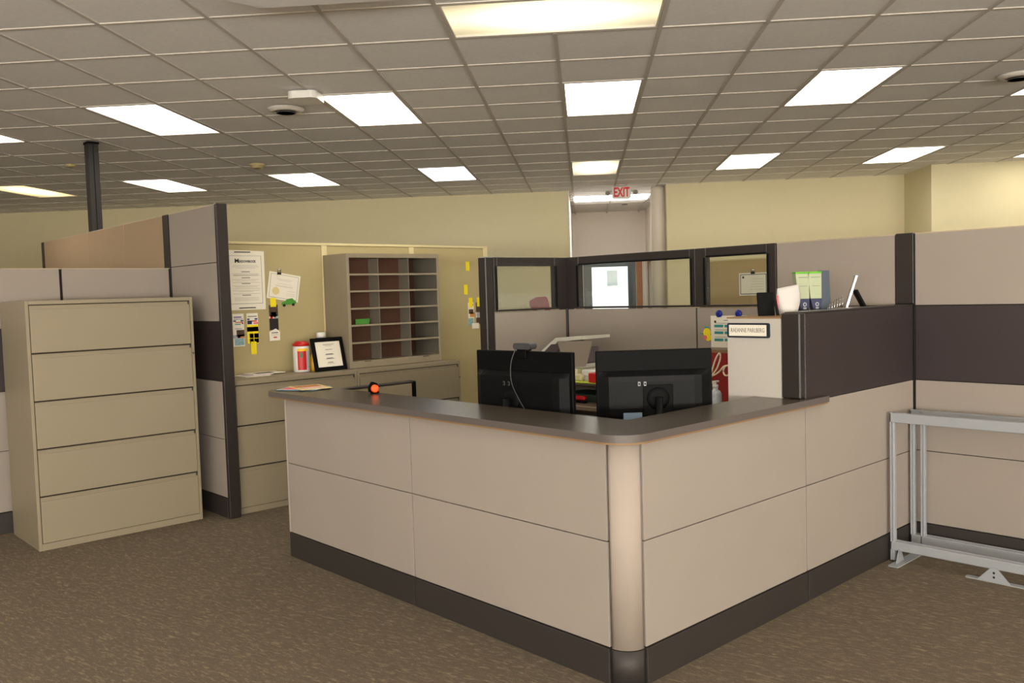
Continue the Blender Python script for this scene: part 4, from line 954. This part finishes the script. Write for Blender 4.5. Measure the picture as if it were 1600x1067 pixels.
# ------------------------------------------------------------------ beyond the windows
fp = thing('far_partition', 'cream-brown partition seen through the small window with a certificate on it', 'partition', (4.9, 2.3, 0))
XF = 5.0
pA = Vector((5.0, 3.168, 1.775)); pB = Vector((5.0, 2.281, 1.781)); zt = pA.z
b = MB(); b.box(XF, XF+.06, pB.y-1.2, pA.y, .1, zt-.012, mat('olive_tan_fabric', (170, 146, 104), .9, var=.02)); part('panel', b, fp)
b = MB(); b.box(XF-.004, XF+.064, pB.y-1.2, pA.y, zt-.012, zt, YTR); part('top_cap', b, fp)
b = MB(); b.box(XF-.002, XF+.062, pB.y-1.2, pA.y, 0, .1, BASE); part('base_rail', b, fp)
c0 = Vector((5.0, 2.7, 1.634)); c1 = Vector((5.0, 2.388, 1.415))
t = thing('certificate', 'certificate with decorated border clipped to the partition behind the small window', 'certificate', (XF, c0.y, c1.z))
MC = Matrix(((0, 0, -1, XF), (-1, 0, 0, 0), (0, 1, 0, 0), (0, 0, 0, 1)))
b = MB(); b.prism(R4(-c0.y, -c1.y, c1.z, c0.z), .001, .004, PAPER, MC); s_ = part('sheet', b, t)
b = MB(); xa, xb, za, zb = -c0.y+.012, -c1.y-.012, c1.z+.012, c0.z-.012
for q in (R4(xa, xb, zb-.008, zb), R4(xa, xb, za, za+.008), R4(xa, xa+.008, za, zb), R4(xb-.008, xb, za, zb)): b.prism(q, .004, .005, INK, MC)
for k in range(5): b.prism(R4(xa+.14-.01*k, xb-.03, zb-.05-.025*k, zb-.046-.025*k), .004, .005, INKL, MC)
b.prism(R4(xa+.025, xa+.045, zb-.04, zb-.02), .004, .005, INKD, MC)
part('print', b, s_)
b = MB(); cxm = (xa+xb)/2; b.box(cxm-.02, cxm+.02, c0.z-.01, c0.z+.008, .002, .016, BLACK, .002, MC); b.lathe((cxm, c0.z+.022, .006), [(.016, 0), (.018, .008), (.008, .012)], CHROME, 14, M=MC); part('bulldog_clip', b, t)
t = thing('wall_pouch', 'mauve cloth pouch hung on the far wall, seen through the leftmost window', 'pouch', (-.82, NL, 1.25), 'g')
b = MB(); b.prism(fillet([(-.92, 1.24), (-.64, 1.235), (-.66, 1.3), (-.70, 1.445), (-.86, 1.44), (-.965, 1.39), (-.965, 1.31)], [.02, .02, .02, .03, .04, .03, .03], 5), -NL+.002, -NL+.05, MAUVE, Matrix(((1, 0, 0, 0), (0, 0, -1, 0), (0, 1, 0, 0), (0, 0, 0, 1)))); part('body', b, t)
b = MB(); b.box(-.85, -.74, NL-.056, NL-.05, 1.236, 1.262, WHITE, .003); part('tag', b, t)

# ------------------------------------------------------------------ metal frames at the right
def frame_rack(x, ytop, ys, z1, zb, name, label, yend):
    t = thing(name, label, 'metal frame', (x, ytop, 0), group='grey metal frames')
    b = MB(); b.box(x-.012, x+.02, yend, ytop, z1-.052, z1, GREY, .003); part('top_rail', b, t)
    b = MB(); b.box(x-.012, x+.02, yend, ytop, zb-.048, zb, GREY, .003); part('lower_rail', b, t)
    for y in ys:
        b = MB(); b.box(x-.012, x+.020, y-.009, y-.001, .008, z1+.002, GREY, .002); b.box(x-.010, x+.018, y-.025, y-.011, .008, z1, GREY, .003); b.box(x-.006, x+.014, y-.012, y-.008, .01, z1-.002, GREY); part('leg', b, t)
    b = MB(); b.box(x+.019, x+.024, yend, ytop-.02, zb-.003, zb+.003, GREY); part('rail_lip', b, t)
    return t
def foot(par, x, y, L, along='x'):
    b = MB()
    if along == 'x': b.prism(fillet([(x-L*.3, y-.035), (x+L*.7, y-.035), (x+L*.7, y+.02), (x-L*.3, y+.02)], [.01]*4, 3), 0, .005, GREY)
    p = part('foot_plate', b, par)
    b = MB(); b.prism([(x-.05, .005), (x+.05, .005), (x+.012, .075), (x-.012, .075)], -y, -y+.003, GREY, Matrix(((1, 0, 0, 0), (0, 0, -1, 0), (0, 1, 0, 0), (0, 0, 0, 1)))); part('gusset', b, p)
fa = frame_rack(2.17, -.022, (-.022, -1.55), .806, .112, 'metal_frame', 'front grey metal frame with a splayed foot standing against the right partition', -1.58)
foot(fa, 2.165, -.07, .34); foot(fa, 2.165, -1.58, .34)
fc = frame_rack(2.445, -.014, (-.014, -.07, -1.6), .79, .09, 'metal_frame', 'rear grey metal frame leaning behind the front one at the right partition', -1.64)
t = thing('frame_foot', 'loose grey foot plate with a two-hole bracket lying on the carpet', 'bracket', (2.165, -.55, 0))
b = MB(); b.prism(fillet([(2.145, -.90), (2.185, -.90), (2.185, -.405), (2.145, -.405)], [.012]*4, 3), 0, .005, GREY); part('foot_plate', b, t)
b = MB(); b.prism([(.465, .005), (.615, .005), (.555, .072), (.525, .072)], 2.152, 2.156, GREY, Matrix(((0, 0, 1, 0), (-1, 0, 0, 0), (0, 1, 0, 0), (0, 0, 0, 1)))); part('bracket', b, t)
for z in (.026, .048):
    b = MB(); b.cyl((2.1575, -.54, z), (2.1515, -.54, z), .006, INKD, 12); part('bolt_hole', b, t)
